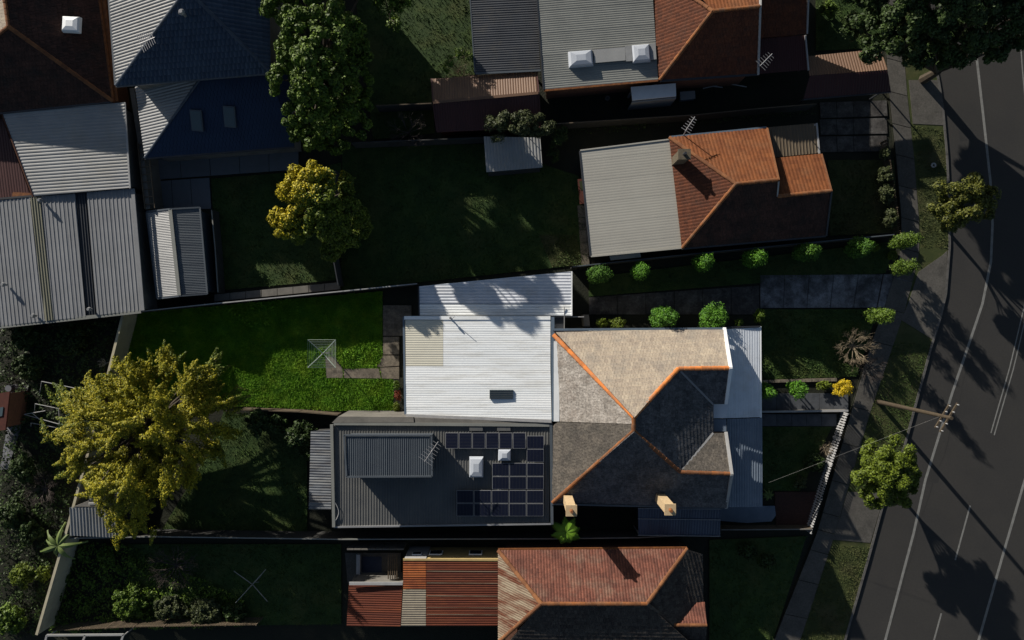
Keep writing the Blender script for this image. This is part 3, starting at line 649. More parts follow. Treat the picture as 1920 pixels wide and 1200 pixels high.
walls(h3, [(-60, 225), (4, 222), (58, 368), (-60, 376)], 2.5, 'brick_wall', .25)
slab('timber_step', [(24, 360), (60, 362), (62, 369), (22, 371)], 2.5, 2.64, 'gutter_rust', h3)
# --- C: grey ribbed workshop
h = thing('ribbed_roof_workshop', 'large grey ribbed metal roof with one yellowed strip at the left edge', 'building', P(120, 480))
g = [(-40, 378, 3.9), (243, 354, 3.6), (264, 580, 3.6), (-40, 612, 3.9)]
def cm(i): return 'galv'
corr(h, [[(-40, 379, 2.75), (56, 370, 2.8), (84, 602, 2.8), (-40, 616, 2.75)]], 'galv', rib=(24, 232), pitch=.29, amp=.032, deck=True, sheet=.87)
corr(h, [[(56.5, 370, 2.82), (75, 368.5, 2.82), (101, 600, 2.82), (84.5, 602, 2.82)]], 'yellow_sheet', rib=(24, 232), pitch=.2, amp=.05, deck=True, sheet=.8)
corr(h, [[(75.5, 368.5, 2.8), (141, 363, 2.75), (161, 594, 2.75), (101.5, 600, 2.8)]], 'galv', rib=(22, 232), pitch=.29, amp=.032, deck=True, sheet=.87)
corr(h, [[(141.5, 363, 2.65), (162, 361, 2.65), (181, 592, 2.65), (161.5, 594, 2.65)]], 'valley_dark', rib=(20, 232), pitch=.2, amp=.06, deck=True, sheet=.8)
corr(h, [[(162.5, 361, 2.8), (245, 354, 2.75), (264, 582, 2.75), (181.5, 591, 2.8)]], 'galv', rib=(20, 230), pitch=.29, amp=.032, deck=True, sheet=.87)
walls(h, [(-40, 379), (245, 354), (264, 582), (-40, 616)], 2.75, 'render_grey', .12, top=2.6)
beam('gutter', P(-40, 617, 2.7), P(265, 584, 2.7), .26, .14, 'grey_metal', h)
beam('barge_flashing', P(249, 354, 2.8), P(268, 582, 2.8), .26, .1, 'galv', h)
beam('ridge_flashing', P(-40, 376, 2.8), P(246, 352, 2.8), .14, .1, 'dark_trim', h)
for px, py in ((80, 377), (12, 534), (68, 592), (172, 580)):
    c = P(px, py, 2.9); V, F = [], []; tube_geo(V, F, c, c + Vector((0, 0, .35)), .09, .09, 8); tube_geo(V, F, c + Vector((0, 0, .3)), c + Vector((0, 0, .5)), .17, .10, 10); mk('roof_vent', V, F, 'galv', h)
# --- D: navy roofed two-storey house
h = thing('navy_roof_house', 'two storey house with navy hipped roofs and a pair of roof windows', 'house', P(400, 150))
Z1, Z2 = 6.0, 8.6
A0, A1, A2 = (218, 160, Z1), (508, 136, Z1), (350, -20, Z2)
tiles(h, [[A0, A1, A2]], 'tile_navy', tw=.30, th=.40, lift=.07, roll=.05, seed=5)
tiles(h, [[A1, A2, (330, -260, Z2), (500, -300, Z1)]], 'tile_navy', tw=.3, th=.36, lift=.06, roll=.03, seed=6, stagger=False)
corr(h, [[A0, A2, (330, -260, Z2), (186, -250, Z1)]], 'bright_metal', rib=(100, -9), pitch=.22, amp=.06, sheet=.88)  # navy roof's sunlit west slope; the sunlight is put in as pale metal
caps(h, A0, A2, 'ridge_navy', .12); caps(h, A1, A2, 'ridge_navy', .12); caps(h, A2, (330, -260, Z2), 'ridge_navy', .12)
beam('gutter', P(218, 162, Z1), P(508, 138, Z1), .14, .12, 'slate_metal', h); beam('gutter', P(217, 160, Z1), P(186, -250, Z1), .14, .12, 'slate_metal', h)
walls(h, [(218, 160), (508, 136), (500, -300), (186, -250)], Z1, 'render_grey', .5)
# lower storey roof
L0, L1, L2 = (272, 296, 3.0), (552, 274, 3.0), (383, 135, 5.2)
tiles(h, [[L0, L1, (500, 120, 5.2), L2]], 'navy_metal', tw=.26, th=.36, lift=.03, seed=7)
corr(h, [[L0, L2, (300, 60, 4.0), (248, 120, 3.0)]], 'bright_metal', rib=(100, -9), pitch=.22, amp=.05, sheet=.88)  # lower west slope paled the same way for sunlight
caps(h, L0, (383, 137, 5.2), 'ridge_navy', .1)
tiles(h, [[L1, (500, 120, 5.2), (540, 120, 4.4)]], 'navy_metal', tw=.26, th=.36, lift=.03, seed=8)
beam('gutter', P(272, 298, 3.0), P(552, 276, 3.0), .12, .1, 'dark_trim', h)
walls(h, [(272, 296), (552, 274), (540, 120), (248, 120)], 3.0, 'render_grey', .35)
for px, py in ((369, 226), (431, 219)):
    f = box('roof_window', P(px, py, 4.05), (.85, 1.5, .14), 'slate_metal', h, rot=(math.radians(24), 0, -.08)); 
    g2 = link('pane', unit_box('glass_pale'), f); g2.location = (0, 0, .5); g2.scale = (.84, .88, .3)
def vent(parent, px, py, z, r=.12):
    c = P(px, py, z); V, F = [], []; tube_geo(V, F, c - Vector((0, 0, .3)), c + Vector((0, 0, .3)), r * .7, r * .7, 8); tube_geo(V, F, c + Vector((0, 0, .28)), c + Vector((0, 0, .45)), r * 1.4, r * .8, 10); mk('roof_vent', V, F, 'steel', parent)
vent(h, 344, 26, 8.2, .16)
def antenna(parent, base, a, b, el, n=8, m='steel', el2=None, r=.025):
    """mast from base (photo pt+z) and a boom between a and b with cross elements of length el"""
    p, q = P(*a), P(*b); mid = (p + q) / 2; V, F = [], []; tube_geo(V, F, P(*base), mid, .04, .035, 6); an = mk('antenna', V, F, m, parent)
    V, F = [], []; tube_geo(V, F, p, q, .035, .035, 5); mk('boom', V, F, m, an)
    d = (q - p); s = Vector((-d.y, d.x, 0)).normalized()
    for i in range(n):
        c = p + d * ((i + .3) / n); e = el * (1 - .45 * i / n); V, F = [], []; tube_geo(V, F, c - s * e / 2, c + s * e / 2, r, r, 4); mk('element', V, F, m, an)
antenna(h, (272, 92, 6.5), (262, 82, 8.2), (290, 70, 8.2), 1.3, 7)
# lane wall between A and D
fence('lane_wall', 'beige rendered lane wall between the brown and navy roofed houses', [(247, 165), (262, 262), (277, 392)], 2.2, 'render_grey', 'wall', step=2.0, thick=.35, post=False)
pg = thing('side_pergola', 'dark framed pergola beside the lane wall left of the garden shed', 'pergola', P(270, 350))
for px, py in ((262, 275), (280, 275), (270, 390), (288, 388)): tube('post', P(px, py, 0), P(px, py, 0) + Vector((0, 0, 2.3)), .05, .05, 'dark_trim', pg)
for i in range(9): beam('batten', P(259 + i * 1.4, 272 + i * 14, 2.3), P(278 + i * 1.4, 270 + i * 14, 2.3), .06, .08, 'timber', pg)
for a, b in (((258, 268, 2.4), (272, 392, 2.4)), ((277, 266, 2.4), (290, 390, 2.4))): beam('rail', P(*a), P(*b), .07, .09, 'timber', pg)
# --- E: garden shed
h = thing('garden_shed', 'gabled metal shed, pale west slope and slate east slope, near the grey workshop', 'shed', P(335, 470))
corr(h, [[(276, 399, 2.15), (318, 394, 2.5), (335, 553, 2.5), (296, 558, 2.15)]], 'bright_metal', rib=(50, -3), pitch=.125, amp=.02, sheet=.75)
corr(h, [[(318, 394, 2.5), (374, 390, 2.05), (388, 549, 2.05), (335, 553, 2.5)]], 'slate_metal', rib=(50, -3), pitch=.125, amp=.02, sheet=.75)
beam('ridge_cap', P(319, 393, 2.54), P(336, 554, 2.54), .26, .05, 'grey_metal', h)
for a, b in (((275, 397, 2.15), (319, 392, 2.53)), ((319, 392, 2.53), (375, 389, 2.05)), ((296, 560, 2.15), (336, 555, 2.53)), ((336, 555, 2.53), (389, 551, 2.05)), ((275, 398, 2.058), (295, 560, 2.058)), ((375, 389, 2.05), (389, 551, 2.05))): beam('edge_flashing', P(*a), P(*b), .12, .1, 'slate_metal', h)
walls(h, [(276, 399), (374, 390), (388, 549), (296, 558)], 2.05, 'slate_metal', .15)
# --- I: dark carport top centre
h = thing('dark_carport', 'dark weathered corrugated carport roof at the top centre', 'carport', P(950, 70))
corr(h, [[(874, -120, 2.9), (1000, -120, 2.9), (1013, 130, 2.7), (891, 136, 2.7)]], 'galv_dark', rib=(126, -6), pitch=.17, amp=.03, sheet=.85)
beam('gutter', P(891, 138, 2.7), P(1014, 132, 2.7), .14, .1, 'slate_metal', h); beam('edge_flashing', P(874, -120, 2.9), P(890, 136, 2.7), .08, .08, 'slate_metal', h)
for px, py in ((893, 132), (1008, 127), (885, -20), (1000, -20)): p = P(px, py, 2.6); tube('post', (p.x, p.y, 0), p, .06, .06, 'dark_trim', h)
# --- J: house top with grey metal rear and terracotta front
h = thing('terracotta_house', 'terracotta tiled house with grey corrugated rear roof and two domed skylights', 'house', P(1200, 60))
corr(h, [[(998, -120, 4.0), (1215, -140, 4.0), (1234, 149, 3.4), (1020, 168, 3.4)]], 'grey_metal', rib=(214, -18), pitch=.16, amp=.015, sheet=.8)
beam('gutter', P(1020, 170, 3.35), P(1234, 151, 3.35), .14, .12, 'gutter_rust', h); beam('edge_flashing', P(998, -120, 4.0), P(1019, 168, 3.4), .1, .1, 'dark_trim', h)
walls(h, [(998, -120), (1215, -140), (1234, 149), (1020, 168)], 3.4, 'brick_wall', .35)
skylight(h, 1089, 110, 3.65, 44, 28, 'dome', .08); skylight(h, 1202, 100, 3.68, 32, 31, 'dome', .08)
slab('sheet_patch', [(1113, 93), (1172, 88), (1173, 113), (1114, 118)], 3.62, 3.68, 'galv_pale', h); slab('sheet_patch', [(1172, 86), (1184, 85), (1186, 114), (1174, 115)], 3.62, 3.69, 'bright_metal', h)
slab('sheet_patch', [(1218, 82), (1229, 81), (1231, 111), (1220, 112)], 3.62, 3.69, 'bright_metal', h)
RJ, EJ = 6.2, 3.5
tiles(h, [[(1222, -20, EJ), (1237, 150, EJ), (1336, 21, RJ), (1276, -20, 4.9)], ], 'tile_redbrown', seed=11, roll=.02, lift=.05, stagger=False)
tiles(h, [[(1237, 150, EJ), (1420, 138, EJ), (1424, 12, RJ), (1336, 21, RJ)]], 'tile_redbrown', seed=12)
tiles(h, [[(1336, 21, RJ), (1424, 12, RJ), (1424, -120, EJ), (1230, -110, EJ)]], 'tile_orange', seed=13, roll=.02, stagger=False)
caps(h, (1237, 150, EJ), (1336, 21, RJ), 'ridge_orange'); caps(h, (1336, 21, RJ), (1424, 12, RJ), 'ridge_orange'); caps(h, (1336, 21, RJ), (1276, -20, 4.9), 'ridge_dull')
walls(h, [(1237, 150), (1420, 138), (1424, -120), (1230, -110)], EJ, 'brick_wall', .35)
beam('barge_board', P(1425, 12, RJ), P(1421, 140, EJ), .14, .2, 'offwhite_trim', h); beam('barge_board', P(1425, 12, RJ), P(1426, -120, EJ), .14, .2, 'offwhite_trim', h)
beam('gutter', P(1238, 152, EJ), P(1420, 140, EJ), .14, .1, 'dark_trim', h)
tiles(h, [[(1426, 71, 3.3), (1511, 63, 3.3), (1514, -40, 5.6), (1427, -30, 5.6)]], 'tile_redbrown', seed=14); walls(h, [(1426, 71), (1511, 63), (1514, -100), (1427, -100)], 3.3, 'brick_wall', .3)
beam('barge_board', P(1513, 63, 3.35), P(1517, -40, 5.6), .1, .15, 'offwhite_trim', h)
corr(h, [[(1424, 72, 3.1), (1508, 66, 3.1), (1514, 131, 2.8), (1421, 139, 2.8)]], 'maroon_metal', rib=(5, 60), pitch=.17, amp=.025, sheet=.85)
beam('edge_flashing', P(1510, 66, 3.15), P(1516, 132, 2.85), .1, .1, 'offwhite_trim', h)
antenna(h, (1421, 128, 3.6), (1425, 124, 5.6), (1448, 101, 5.6), .95, 6, r=.016)
h = thing('long_carport', 'long maroon gabled carport roof reaching under the tall street tree', 'carport', P(1590, 140))
corr(h, [[(1512, 106, 2.5), (1650, 92, 2.5), (1664, 131, 3.0), (1518, 142, 3.0)]], 'salmon_sunlit_metal', rib=(4, 40), pitch=.2, amp=.035, sheet=.8)
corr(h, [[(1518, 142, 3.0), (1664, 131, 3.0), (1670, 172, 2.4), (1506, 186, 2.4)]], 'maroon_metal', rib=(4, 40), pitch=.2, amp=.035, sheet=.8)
beam('gutter', P(1506, 187, 2.4), P(1670, 173, 2.4), .1, .1, 'dark_trim', h)
for px, py in ((1516, 180), (1660, 168), (1520, 112), (1640, 100)): p = P(px, py, 2.4); tube('post', (p.x, p.y, 0), p, .06, .06, 'dark_trim', h)
# side things of J
t = thing('white_awning', 'white flat topped awning box beside the terracotta house', 'awning', P(1226, 175))
slab('awning_top', [(1183, 163), (1267, 156), (1268, 180), (1186, 188)], 2.0, 2.12, 'white_paint', t); slab('awning_side', [(1185, 190), (1268, 182), (1268, 184), (1185, 192)], .05, 1.98, 'galv', t, zref=2.0); slab('awning_post', [(1184, 166), (1188, 166), (1188, 169), (1184, 169)], .05, 2.0, 'steel', t, zref=2.0)
slab('awning_post', [(1262, 159), (1266, 159), (1266, 162), (1262, 162)], .05, 2.0, 'steel', t, zref=2.0)
t = thing('storage_tub', 'small blue grey storage tub right of the white awning', 'tub', P(1288, 178)); slab('tub', [(1276, 173), (1302, 171), (1303, 184), (1277, 187)], 0, .55, 'gutter_blue', t); slab('lid', [(1275, 172), (1303, 170), (1304, 185), (1276, 188)], .55, .62, 'galv', t)
t = thing('drain_cover', 'small round concrete drain cover on the dark ground', 'drain', P(1139, 184)); V, F = [], []; tube_geo(V, F, P(1139, 184, 0), P(1139, 184, .12), .2, .2, 14); mk('collar', V, F, 'concrete', t); V, F = [], []; tube_geo(V, F, P(1139, 184, .1), P(1139, 184, .16), .09, .09, 10); mk('hole_cap', V, F, 'dark_trim', t)
for i, (a, b) in enumerate((((1322, 160), (1355, 164)), ((1318, 166), (1345, 160)), ((1372, 158), (1400, 163)))):
    o = beam('timber_offcut', P(*a, .1 + .08 * i), P(*b, .12 + .08 * i), .07, .05, 'offwhite_trim'); tag(o, ['pale timber length lying in the dark side yard', 'pale timber length crossing another in the side yard', 'pale timber length nearest the maroon roof'][i], 'timber', 'timber lying in the side yard')
# --- K: red shed
h = thing('red_gabled_shed', 'red gabled shed, sunlight coloured into its salmon north slope, maroon south slope', 'shed', P(910, 190))
corr(h, [[(810, 148, 2.4), (1004, 134, 2.4), (1008, 174, 3.1), (813, 192, 3.1)]], 'salmon_sunlit_metal', rib=(2, 40), pitch=.19, amp=.03, sheet=.76)
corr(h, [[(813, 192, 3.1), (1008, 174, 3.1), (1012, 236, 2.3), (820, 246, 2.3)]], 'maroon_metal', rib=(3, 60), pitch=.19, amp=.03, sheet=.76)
beam('ridge_cap', P(812, 192, 3.13), P(1009, 174, 3.13), .2, .04, 'salmon_sunlit_metal', h); walls(h, [(810, 148), (1004, 134), (1012, 236), (820, 246)], 2.3, 'maroon_metal', .2)
for a, b in (((809, 148, 2.4), (812, 192, 3.1)), ((812, 192, 3.1), (819, 246, 2.3)), ((1006, 134, 2.4), (1010, 174, 3.1)), ((1010, 174, 3.1), (1014, 236, 2.3)), ((819, 247, 2.3), (1013, 238, 2.3))): beam('edge_flashing', P(*a), P(*b), .1, .1, 'maroon_metal', h)
# --- L small white shed
h = thing('small_white_shed', 'small pale ribbed roof shed half under a round bush', 'shed', P(960, 290))
corr(h, [[(907, 256, 2.4), (1013, 258, 2.4), (1017, 314, 2.2), (912, 323, 2.2)]], 'galv_pale', rib=(5, 65), pitch=.23, amp=.04, sheet=.69); walls(h, [(907, 256), (1013, 258), (1017, 314), (912, 323)], 2.2, 'galv_dark', .12)
# --- M: orange tiled house with cream rear roof
h = thing('orange_tiled_house', 'orange tiled house with a square cream metal rear roof and chimney', 'house', P(1300, 360))
corr(h, [[(1088, 283, 3.0), (1258, 262, 2.95), (1278, 464, 2.95), (1108, 480, 3.0)]], 'cream_metal', rib=(170, -19), pitch=.2, amp=.005, sheet=.8, lap=.004)
walls(h, [(1088, 283), (1258, 262), (1278, 464), (1108, 480)], 3.0, 'render_cream', .25)
beam('gutter', P(1087, 283, 2.98), P(1107, 481, 2.98), .1, .12, 'dark_trim', h); beam('edge_flashing', P(1088, 282, 3.03), P(1258, 261, 2.98), .1, .06, 'cream_metal', h); beam('edge_flashing', P(1108, 481, 3.03), P(1278, 465, 2.98), .1, .06, 'cream_metal', h)
RM, EM = 5.3, 3.05
a, b, c, d, e, f = (1255, 258, EM), (1437, 241, EM), (1458, 337, RM), (1380, 345, RM), (1279, 465, EM), (1548, 441, EM)
tiles(h, [[a, b, c, d]], 'tile_orange', seed=21, roll=.025, stagger=False, tw=.26); tiles(h, [[a, d, e]], 'tile_redbrown', seed=22, roll=.02, lift=.055, stagger=False)
tiles(h, [[d, c, (1458, 449, EM), e]], 'tile_brown', seed=23); 
tiles(h, [[(1458, 368, 4.7), (1557, 358, 4.7), (1548, 441, EM), (1458, 449, EM)]], 'tile_brown', seed=24)
tiles(h, [[(1453, 297, 3.45), (1538, 289, 3.45), (1557, 358, 4.7), (1458, 368, 4.7)]], 'tile_orange', seed=25, roll=.025, stagger=False, tw=.26)
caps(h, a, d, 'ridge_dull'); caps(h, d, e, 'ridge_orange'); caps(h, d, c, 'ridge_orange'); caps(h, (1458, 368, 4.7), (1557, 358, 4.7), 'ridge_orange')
beam('barge_board', P(1438, 240, EM + .05), P(1460, 338, RM + .05), .12, .15, 'ridge_dull', h); beam('barge_board', P(1540, 289, 3.5), P(1559, 359, 4.75), .12, .12, 'ridge_dull', h); beam('barge_board', P(1559, 359, 4.75), P(1549, 442, EM), .12, .12, 'dark_trim', h)
beam('barge_board', P(1460, 340, RM), P(1457, 368, 4.7), .1, .12, 'offwhite_trim', h)
beam('gutter', P(1255, 257, EM), P(1437, 239, EM), .14, .1, 'gutter_blue', h); beam('gutter', P(1279, 467, EM), P(1548, 443, EM), .12, .1, 'dark_trim', h)
walls(h, [(1255, 258), (1437, 241), (1460, 320), (1538, 312), (1548, 441), (1279, 465)], EM, 'brick_wall', .35)
corr(h, [[(1437, 239, 2.95), (1530, 231, 2.95), (1535, 287, 3.0), (1452, 295, 3.0)]], 'tan_metal', rib=(5, 60), pitch=.24, amp=.04, sheet=.72, deck=True)
beam('edge_flashing', P(1531, 231, 2.97), P(1536, 288, 3.02), .12, .1, 'offwhite_trim', h)
for px, py in ((1528, 234), (1533, 284)): p = P(px, py, 3.0); tube('verandah_post', (p.x, p.y, 0), p, .07, .07, 'offwhite_trim', h)
def chimney(parent, base, top, w, d, m, potm='ridge_orange', n=1, cap='offwhite_trim'):
    b, t = P(*base), P(*top); c = prism('chimney', [(b.x - w / 2, b.y - d / 2), (b.x + w / 2, b.y - d / 2), (b.x + w / 2, b.y + d / 2), (b.x - w / 2, b.y + d / 2)], base[2] - 1.2, top[2], m, parent)
    prism('cap', [(b.x - w / 2 - .07, b.y - d / 2 - .07), (b.x + w / 2 + .07, b.y - d / 2 - .07), (b.x + w / 2 + .07, b.y + d / 2 + .07), (b.x - w / 2 - .07, b.y + d / 2 + .07)], top[2] + .002, top[2] + .12, m, c)
    for i in range(n):
        V, F = [], []; q = Vector((b.x, b.y + (i - (n - 1) / 2) * .35, top[2] + .12)); tube_geo(V, F, q, q + Vector((0, 0, .35)), .13, .1, 10); mk('pot', V, F, potm, c)
chimney(h, (1272, 300, 3.5), (1272, 300, 5.2), .75, .6, 'chimney_brown', 'dark_trim')
antenna(h, (1281, 254, 3.0), (1285, 246, 5.0), (1303, 219, 5.0), .75, 6)
slab('rear_window_hood', [(1143, 480), (1200, 474), (1202, 482), (1145, 488)], 1.9, 2.0, 'offwhite_trim', h)
t = thing('patterned_rug', 'patterned red and green rug on a line rail behind the cream roof', 'rug', P(1090, 360)); slab('rug', [(1083, 336), (1096, 335), (1100, 381), (1087, 383)], .9, .95, 'brick_red', t); slab('rug_border', [(1086, 340), (1098, 338), (1099, 356), (1089, 357)], .952, .965, 'leaf_grey', t)
for px, py in ((1086, 340), (1090, 378)): tube('post', P(px, py, 0), P(px, py, .9), .03, .03, 'steel', t)

# --- N: the white roofed semi
h = thing('white_roofed_house', 'semi with white metal rear roof, tan tiled roof and white verandah', 'house', P(1050, 690))
EW = 3.5
corr(h, [[(785, 537, 2.6), (1070, 509, 2.6), (1071, 570, 2.75), (786, 570, 2.75)]], 'carport_metal', rib=(1, 0), pitch=.23, amp=.035, sheet=.69)
corr(h, [[(786, 570.5, 2.77), (1071, 570.5, 2.77), (1071, 592, 2.8), (786, 592, 2.8)]], 'white_metal', rib=(1, 0), pitch=.2, amp=.02, sheet=.8)
for px in (790, 880, 970, 1066): p = P(px, 592 - (px - 785) * .0 - 50, 2.55); tube('carport_post', (p.x, p.y, 0), p, .05, .05, 'offwhite_trim', h)
beam('edge_flashing', P(785, 537, 2.62), P(786, 592, 2.8), .1, .12, 'dark_trim', h); beam('edge_flashing', P(1072, 509, 2.62), P(1072, 592, 2.82), .08, .1, 'white_paint', h)
Rr = [(759, 594, 3.2), (1032, 594, 3.5), (1034, 787, 3.5), (761, 776, 3.2)]
pl = Plane([P(*q) for q in Rr]); 
def onpl(px, py, dz=0):
    z = 3.35
    for _ in range(4):
        p = P(px, py, z); z = pl.z(p.x, p.y)
    return (px, py, z + dz)
corr(h, [[onpl(761, 687), onpl(1032, 687), onpl(1034, 787), onpl(761, 776)]], 'white_metal', rib=(1, 0), pitch=.17, amp=.009, sheet=.85)
corr(h, [[onpl(831, 594), onpl(1032, 594), onpl(1032, 686.7), onpl(831, 686.7)]], 'white_metal', rib=(1, 0), pitch=.17, amp=.009, sheet=.85)
corr(h, [[onpl(760, 600), onpl(830.7, 600), onpl(830.7, 686.7), onpl(761, 686.7)]], 'beige_sheet', rib=(1, 0), pitch=.17, amp=.014, sheet=.85)
beam('edge_flashing', P(*onpl(758, 596, .03)), P(*onpl(1032, 596, .03)), .26, .06, 'white_metal', h)
beam('rear_gutter', P(757, 594, 3.15), P(760, 777, 3.15), .14, .14, 'gutter_blue', h); beam('parapet_capping', P(761, 779, 3.25), P(1034, 790, 3.52), .2, .1, 'offwhite_trim', h)
walls(h, [(759, 594), (1032, 594), (1034, 787), (761, 776)], 3.2, 'render_cream', .2, top=3.05)
beam('box_gutter', P(1036, 594, 3.5), P(1038, 790, 3.5), .26, .06, 'gutter_blue', h); beam('apron_flashing', P(1043.5, 640, 3.62), P(1043.5, 790, 3.62), .40, .05, 'white_paint', h)
# clear sheet let into the white roof
s = slab('roof_light', [(918, 731), (962, 731), (962, 748), (918, 748)], 3.42, 3.53, 'glass_pale', h)
for i in range(5): beam('rib', P(918, 733 + i * 3.4, 3.545), P(962, 733 + i * 3.4, 3.545), .04, .025, 'galv_dark', s)
vent(h, 845, 596, 3.35, .07); tube('aerial', P(845, 600, 3.3), P(852, 594, 4.1), .025, .02, 'steel', h, 5)
# tiled roof of the pair: north half
RT = 6.9
nE0, nE1 = (1040, 621, EW), (1357, 618, EW); ap = (1188, 782, RT); r1 = (1272, 691, 5.55); r2 = (1368, 690, 5.55)
tiles(h, [[nE0, (1272, 619, EW), r1, ap], [(1272, 619, EW), nE1, r2, r1]], 'tile_tan', seed=31, tw=.24, th=.32, lift=.055)
tiles(h, [[(1041, 627, EW + .05), ap, (1188, 795, RT), (1046, 790, EW)]], 'tile_taupe', seed=32, tw=.24, th=.32, lift=.05)
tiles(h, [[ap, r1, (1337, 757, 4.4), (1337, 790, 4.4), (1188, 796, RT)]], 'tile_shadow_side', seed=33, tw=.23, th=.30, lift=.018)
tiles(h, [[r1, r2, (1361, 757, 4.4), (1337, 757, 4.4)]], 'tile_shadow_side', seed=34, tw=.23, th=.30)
caps(h, (1038, 628, EW), ap, 'ridge_bright', .17); caps(h, ap, r1, 'ridge_bright', .17); caps(h, r1, r2, 'ridge_bright', .17)
beam('valley_flashing', P(1276, 696, 5.5), P(1337, 758, 4.45), .14, .05, 'galv', h)
beam('gutter', P(1036, 618, EW), P(1357, 616, EW), .16, .12, 'gutter_blue', h)
beam('barge_board', P(1358, 615, EW + .08), P(1370, 690, 5.65), .22, .16, 'white_paint', h); beam('barge_board', P(1370, 690, 5.65), P(1361, 757, 4.45), .22, .16, 'white_paint', h)
walls(h, [(1040, 621), (1357, 618), (1357, 792), (1040, 792)], EW, 'render_cream', .0, top=EW - .15)
g = P(1362, 618, 4.0); mk('gable_wall', [P(1357, 620, EW), P(1366, 690, 5.45), P(1358, 757, EW)], [(0, 1, 2)], 'white_paint', h)
corr(h, [[(1359, 617, 3.15), (1424, 614, 2.75), (1425, 782, 2.75), (1362, 784, 3.15)]], 'verandah_white', rib=(0, 1), pitch=.13, amp=.022, sheet=.78)
slab('box_gutter_sheet', [(1338, 758), (1363, 758), (1363, 784), (1338, 784)], 3.3, 3.6, 'verandah_white', h)
beam('verandah_gutter', P(1425.5, 612, 2.72), P(1426.5, 783, 2.72), .12, .1, 'white_paint', h); beam('edge_flashing', P(1360, 614, 3.1), P(1425, 612, 2.8), .1, .12, 'dark_trim', h)
for py in (620, 672, 724, 775): p = P(1421, py, 2.6); tube('verandah_post', (p.x, p.y, 0), p, .06, .06, 'white_paint', h)
slab('verandah_floor', [(1362, 626), (1420, 626), (1420, 775), (1362, 775)], .02, .35, 'path_lot', h, zref=.35)
for py in (650, 735): window(h, (P(1352, py, EW).x + .10, P(1352, py, EW).y, 1.7), 1.1, 1.6, (1, 0))
for px in (1120, 1230, 1310): q = P(px, 621, EW); window(h, (q.x, q.y + .05, 2.0), 1.0, 1.4, (0, 1))
# side porch of the white roofed house
t = h; slab('porch_roof', [(1034, 595), (1058, 595), (1058, 616), (1034, 616)], 2.5, 2.56, 'galv_dark', t); beam('porch_rail', P(1034, 594, 2.6), P(1095, 594, 2.6), .06, .06, 'offwhite_trim', t); beam('porch_rail', P(1058, 575, 2.9), P(1058, 618, 2.6), .06, .06, 'offwhite_trim', t)
slab('gate_pier', [(1093, 590), (1104, 590), (1106, 612), (1095, 612)], 0, 1.5, 'render_grey', t); 

# --- S: the south semi, dimming beyond the lot coloured into tiles, ridges and verandah
h = thing('dark_roofed_semi', 'semi with charcoal ribbed rear roof carrying solar panels and blue grey verandah', 'house', P(1000, 880))
tiles(h, [[(1046, 791, EW), (1188, 796, RT), (1188, 808, RT), (1036, 940, EW), (1034, 800, EW)]], 'tile_grey', seed=41, tw=.23, th=.30)
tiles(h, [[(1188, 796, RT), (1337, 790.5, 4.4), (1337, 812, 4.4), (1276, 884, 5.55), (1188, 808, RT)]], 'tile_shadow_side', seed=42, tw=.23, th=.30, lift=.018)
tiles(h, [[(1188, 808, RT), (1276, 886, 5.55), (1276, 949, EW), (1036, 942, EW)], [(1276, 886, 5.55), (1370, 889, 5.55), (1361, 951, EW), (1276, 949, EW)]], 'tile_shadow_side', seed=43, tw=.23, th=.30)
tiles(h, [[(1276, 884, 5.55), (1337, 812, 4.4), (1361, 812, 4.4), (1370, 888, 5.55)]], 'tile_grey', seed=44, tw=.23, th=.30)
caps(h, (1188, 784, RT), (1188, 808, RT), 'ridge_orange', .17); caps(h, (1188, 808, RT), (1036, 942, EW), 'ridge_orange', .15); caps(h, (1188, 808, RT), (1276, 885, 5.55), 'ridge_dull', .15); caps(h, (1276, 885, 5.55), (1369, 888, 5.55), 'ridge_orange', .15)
beam('valley_flashing', P(1279, 881, 5.5), P(1337, 812, 4.45), .14, .05, 'offwhite_trim', h)
beam('barge_board', P(1361, 810, 4.5), P(1372, 889, 5.65), .2, .16, 'offwhite_trim', h); beam('barge_board', P(1372, 889, 5.65), P(1361, 952, EW), .2, .16, 'offwhite_trim', h)
beam('gutter', P(1034, 945, EW), P(1361, 953, EW), .12, .1, 'slate_metal', h)
walls(h, [(1040, 794), (1357, 794), (1357, 948), (1040, 944)], EW, 'brick_wall', .0, top=EW - .15)
mk('gable_wall', [P(1358, 814, EW), P(1367, 888, 5.45), P(1358, 948, EW)], [(0, 1, 2)], 'offwhite_trim', h)
corr(h, [[(1363, 785.5, 3.15), (1426, 783.5, 2.75), (1427, 950, 2.75), (1361, 951, 3.15)]], 'verandah_blue', rib=(0, 1), pitch=.2, amp=.035, sheet=.8)
slab('box_gutter_sheet', [(1338, 786), (1362, 786), (1362, 809), (1338, 809)], 3.3, 3.58, 'verandah_blue', h)
beam('verandah_gutter', P(1427.5, 784, 2.72), P(1428, 950, 2.72), .1, .1, 'verandah_blue', h)
for py in (792, 845, 898, 944): p = P(1422, py, 2.6); tube('verandah_post', (p.x, p.y, 0), p, .06, .06, 'offwhite_trim', h)
slab('verandah_floor', [(1362, 792), (1420, 792), (1420, 940), (1362, 940)], .02, .35, 'concrete', h, zref=.35)
for py in (830, 905): window(h, (P(1352, py, EW).x + .10, P(1352, py, EW).y, 1.7), 1.1, 1.6, (1, 0))
chimney(h, (1064, 934, 3.6), (1064, 934, 6.9), .62, .62, 'chimney_cream', 'ridge_orange'); chimney(h, (1237, 932, 4.0), (1237, 932, 7.3), .62, .62, 'chimney_cream', 'ridge_orange')
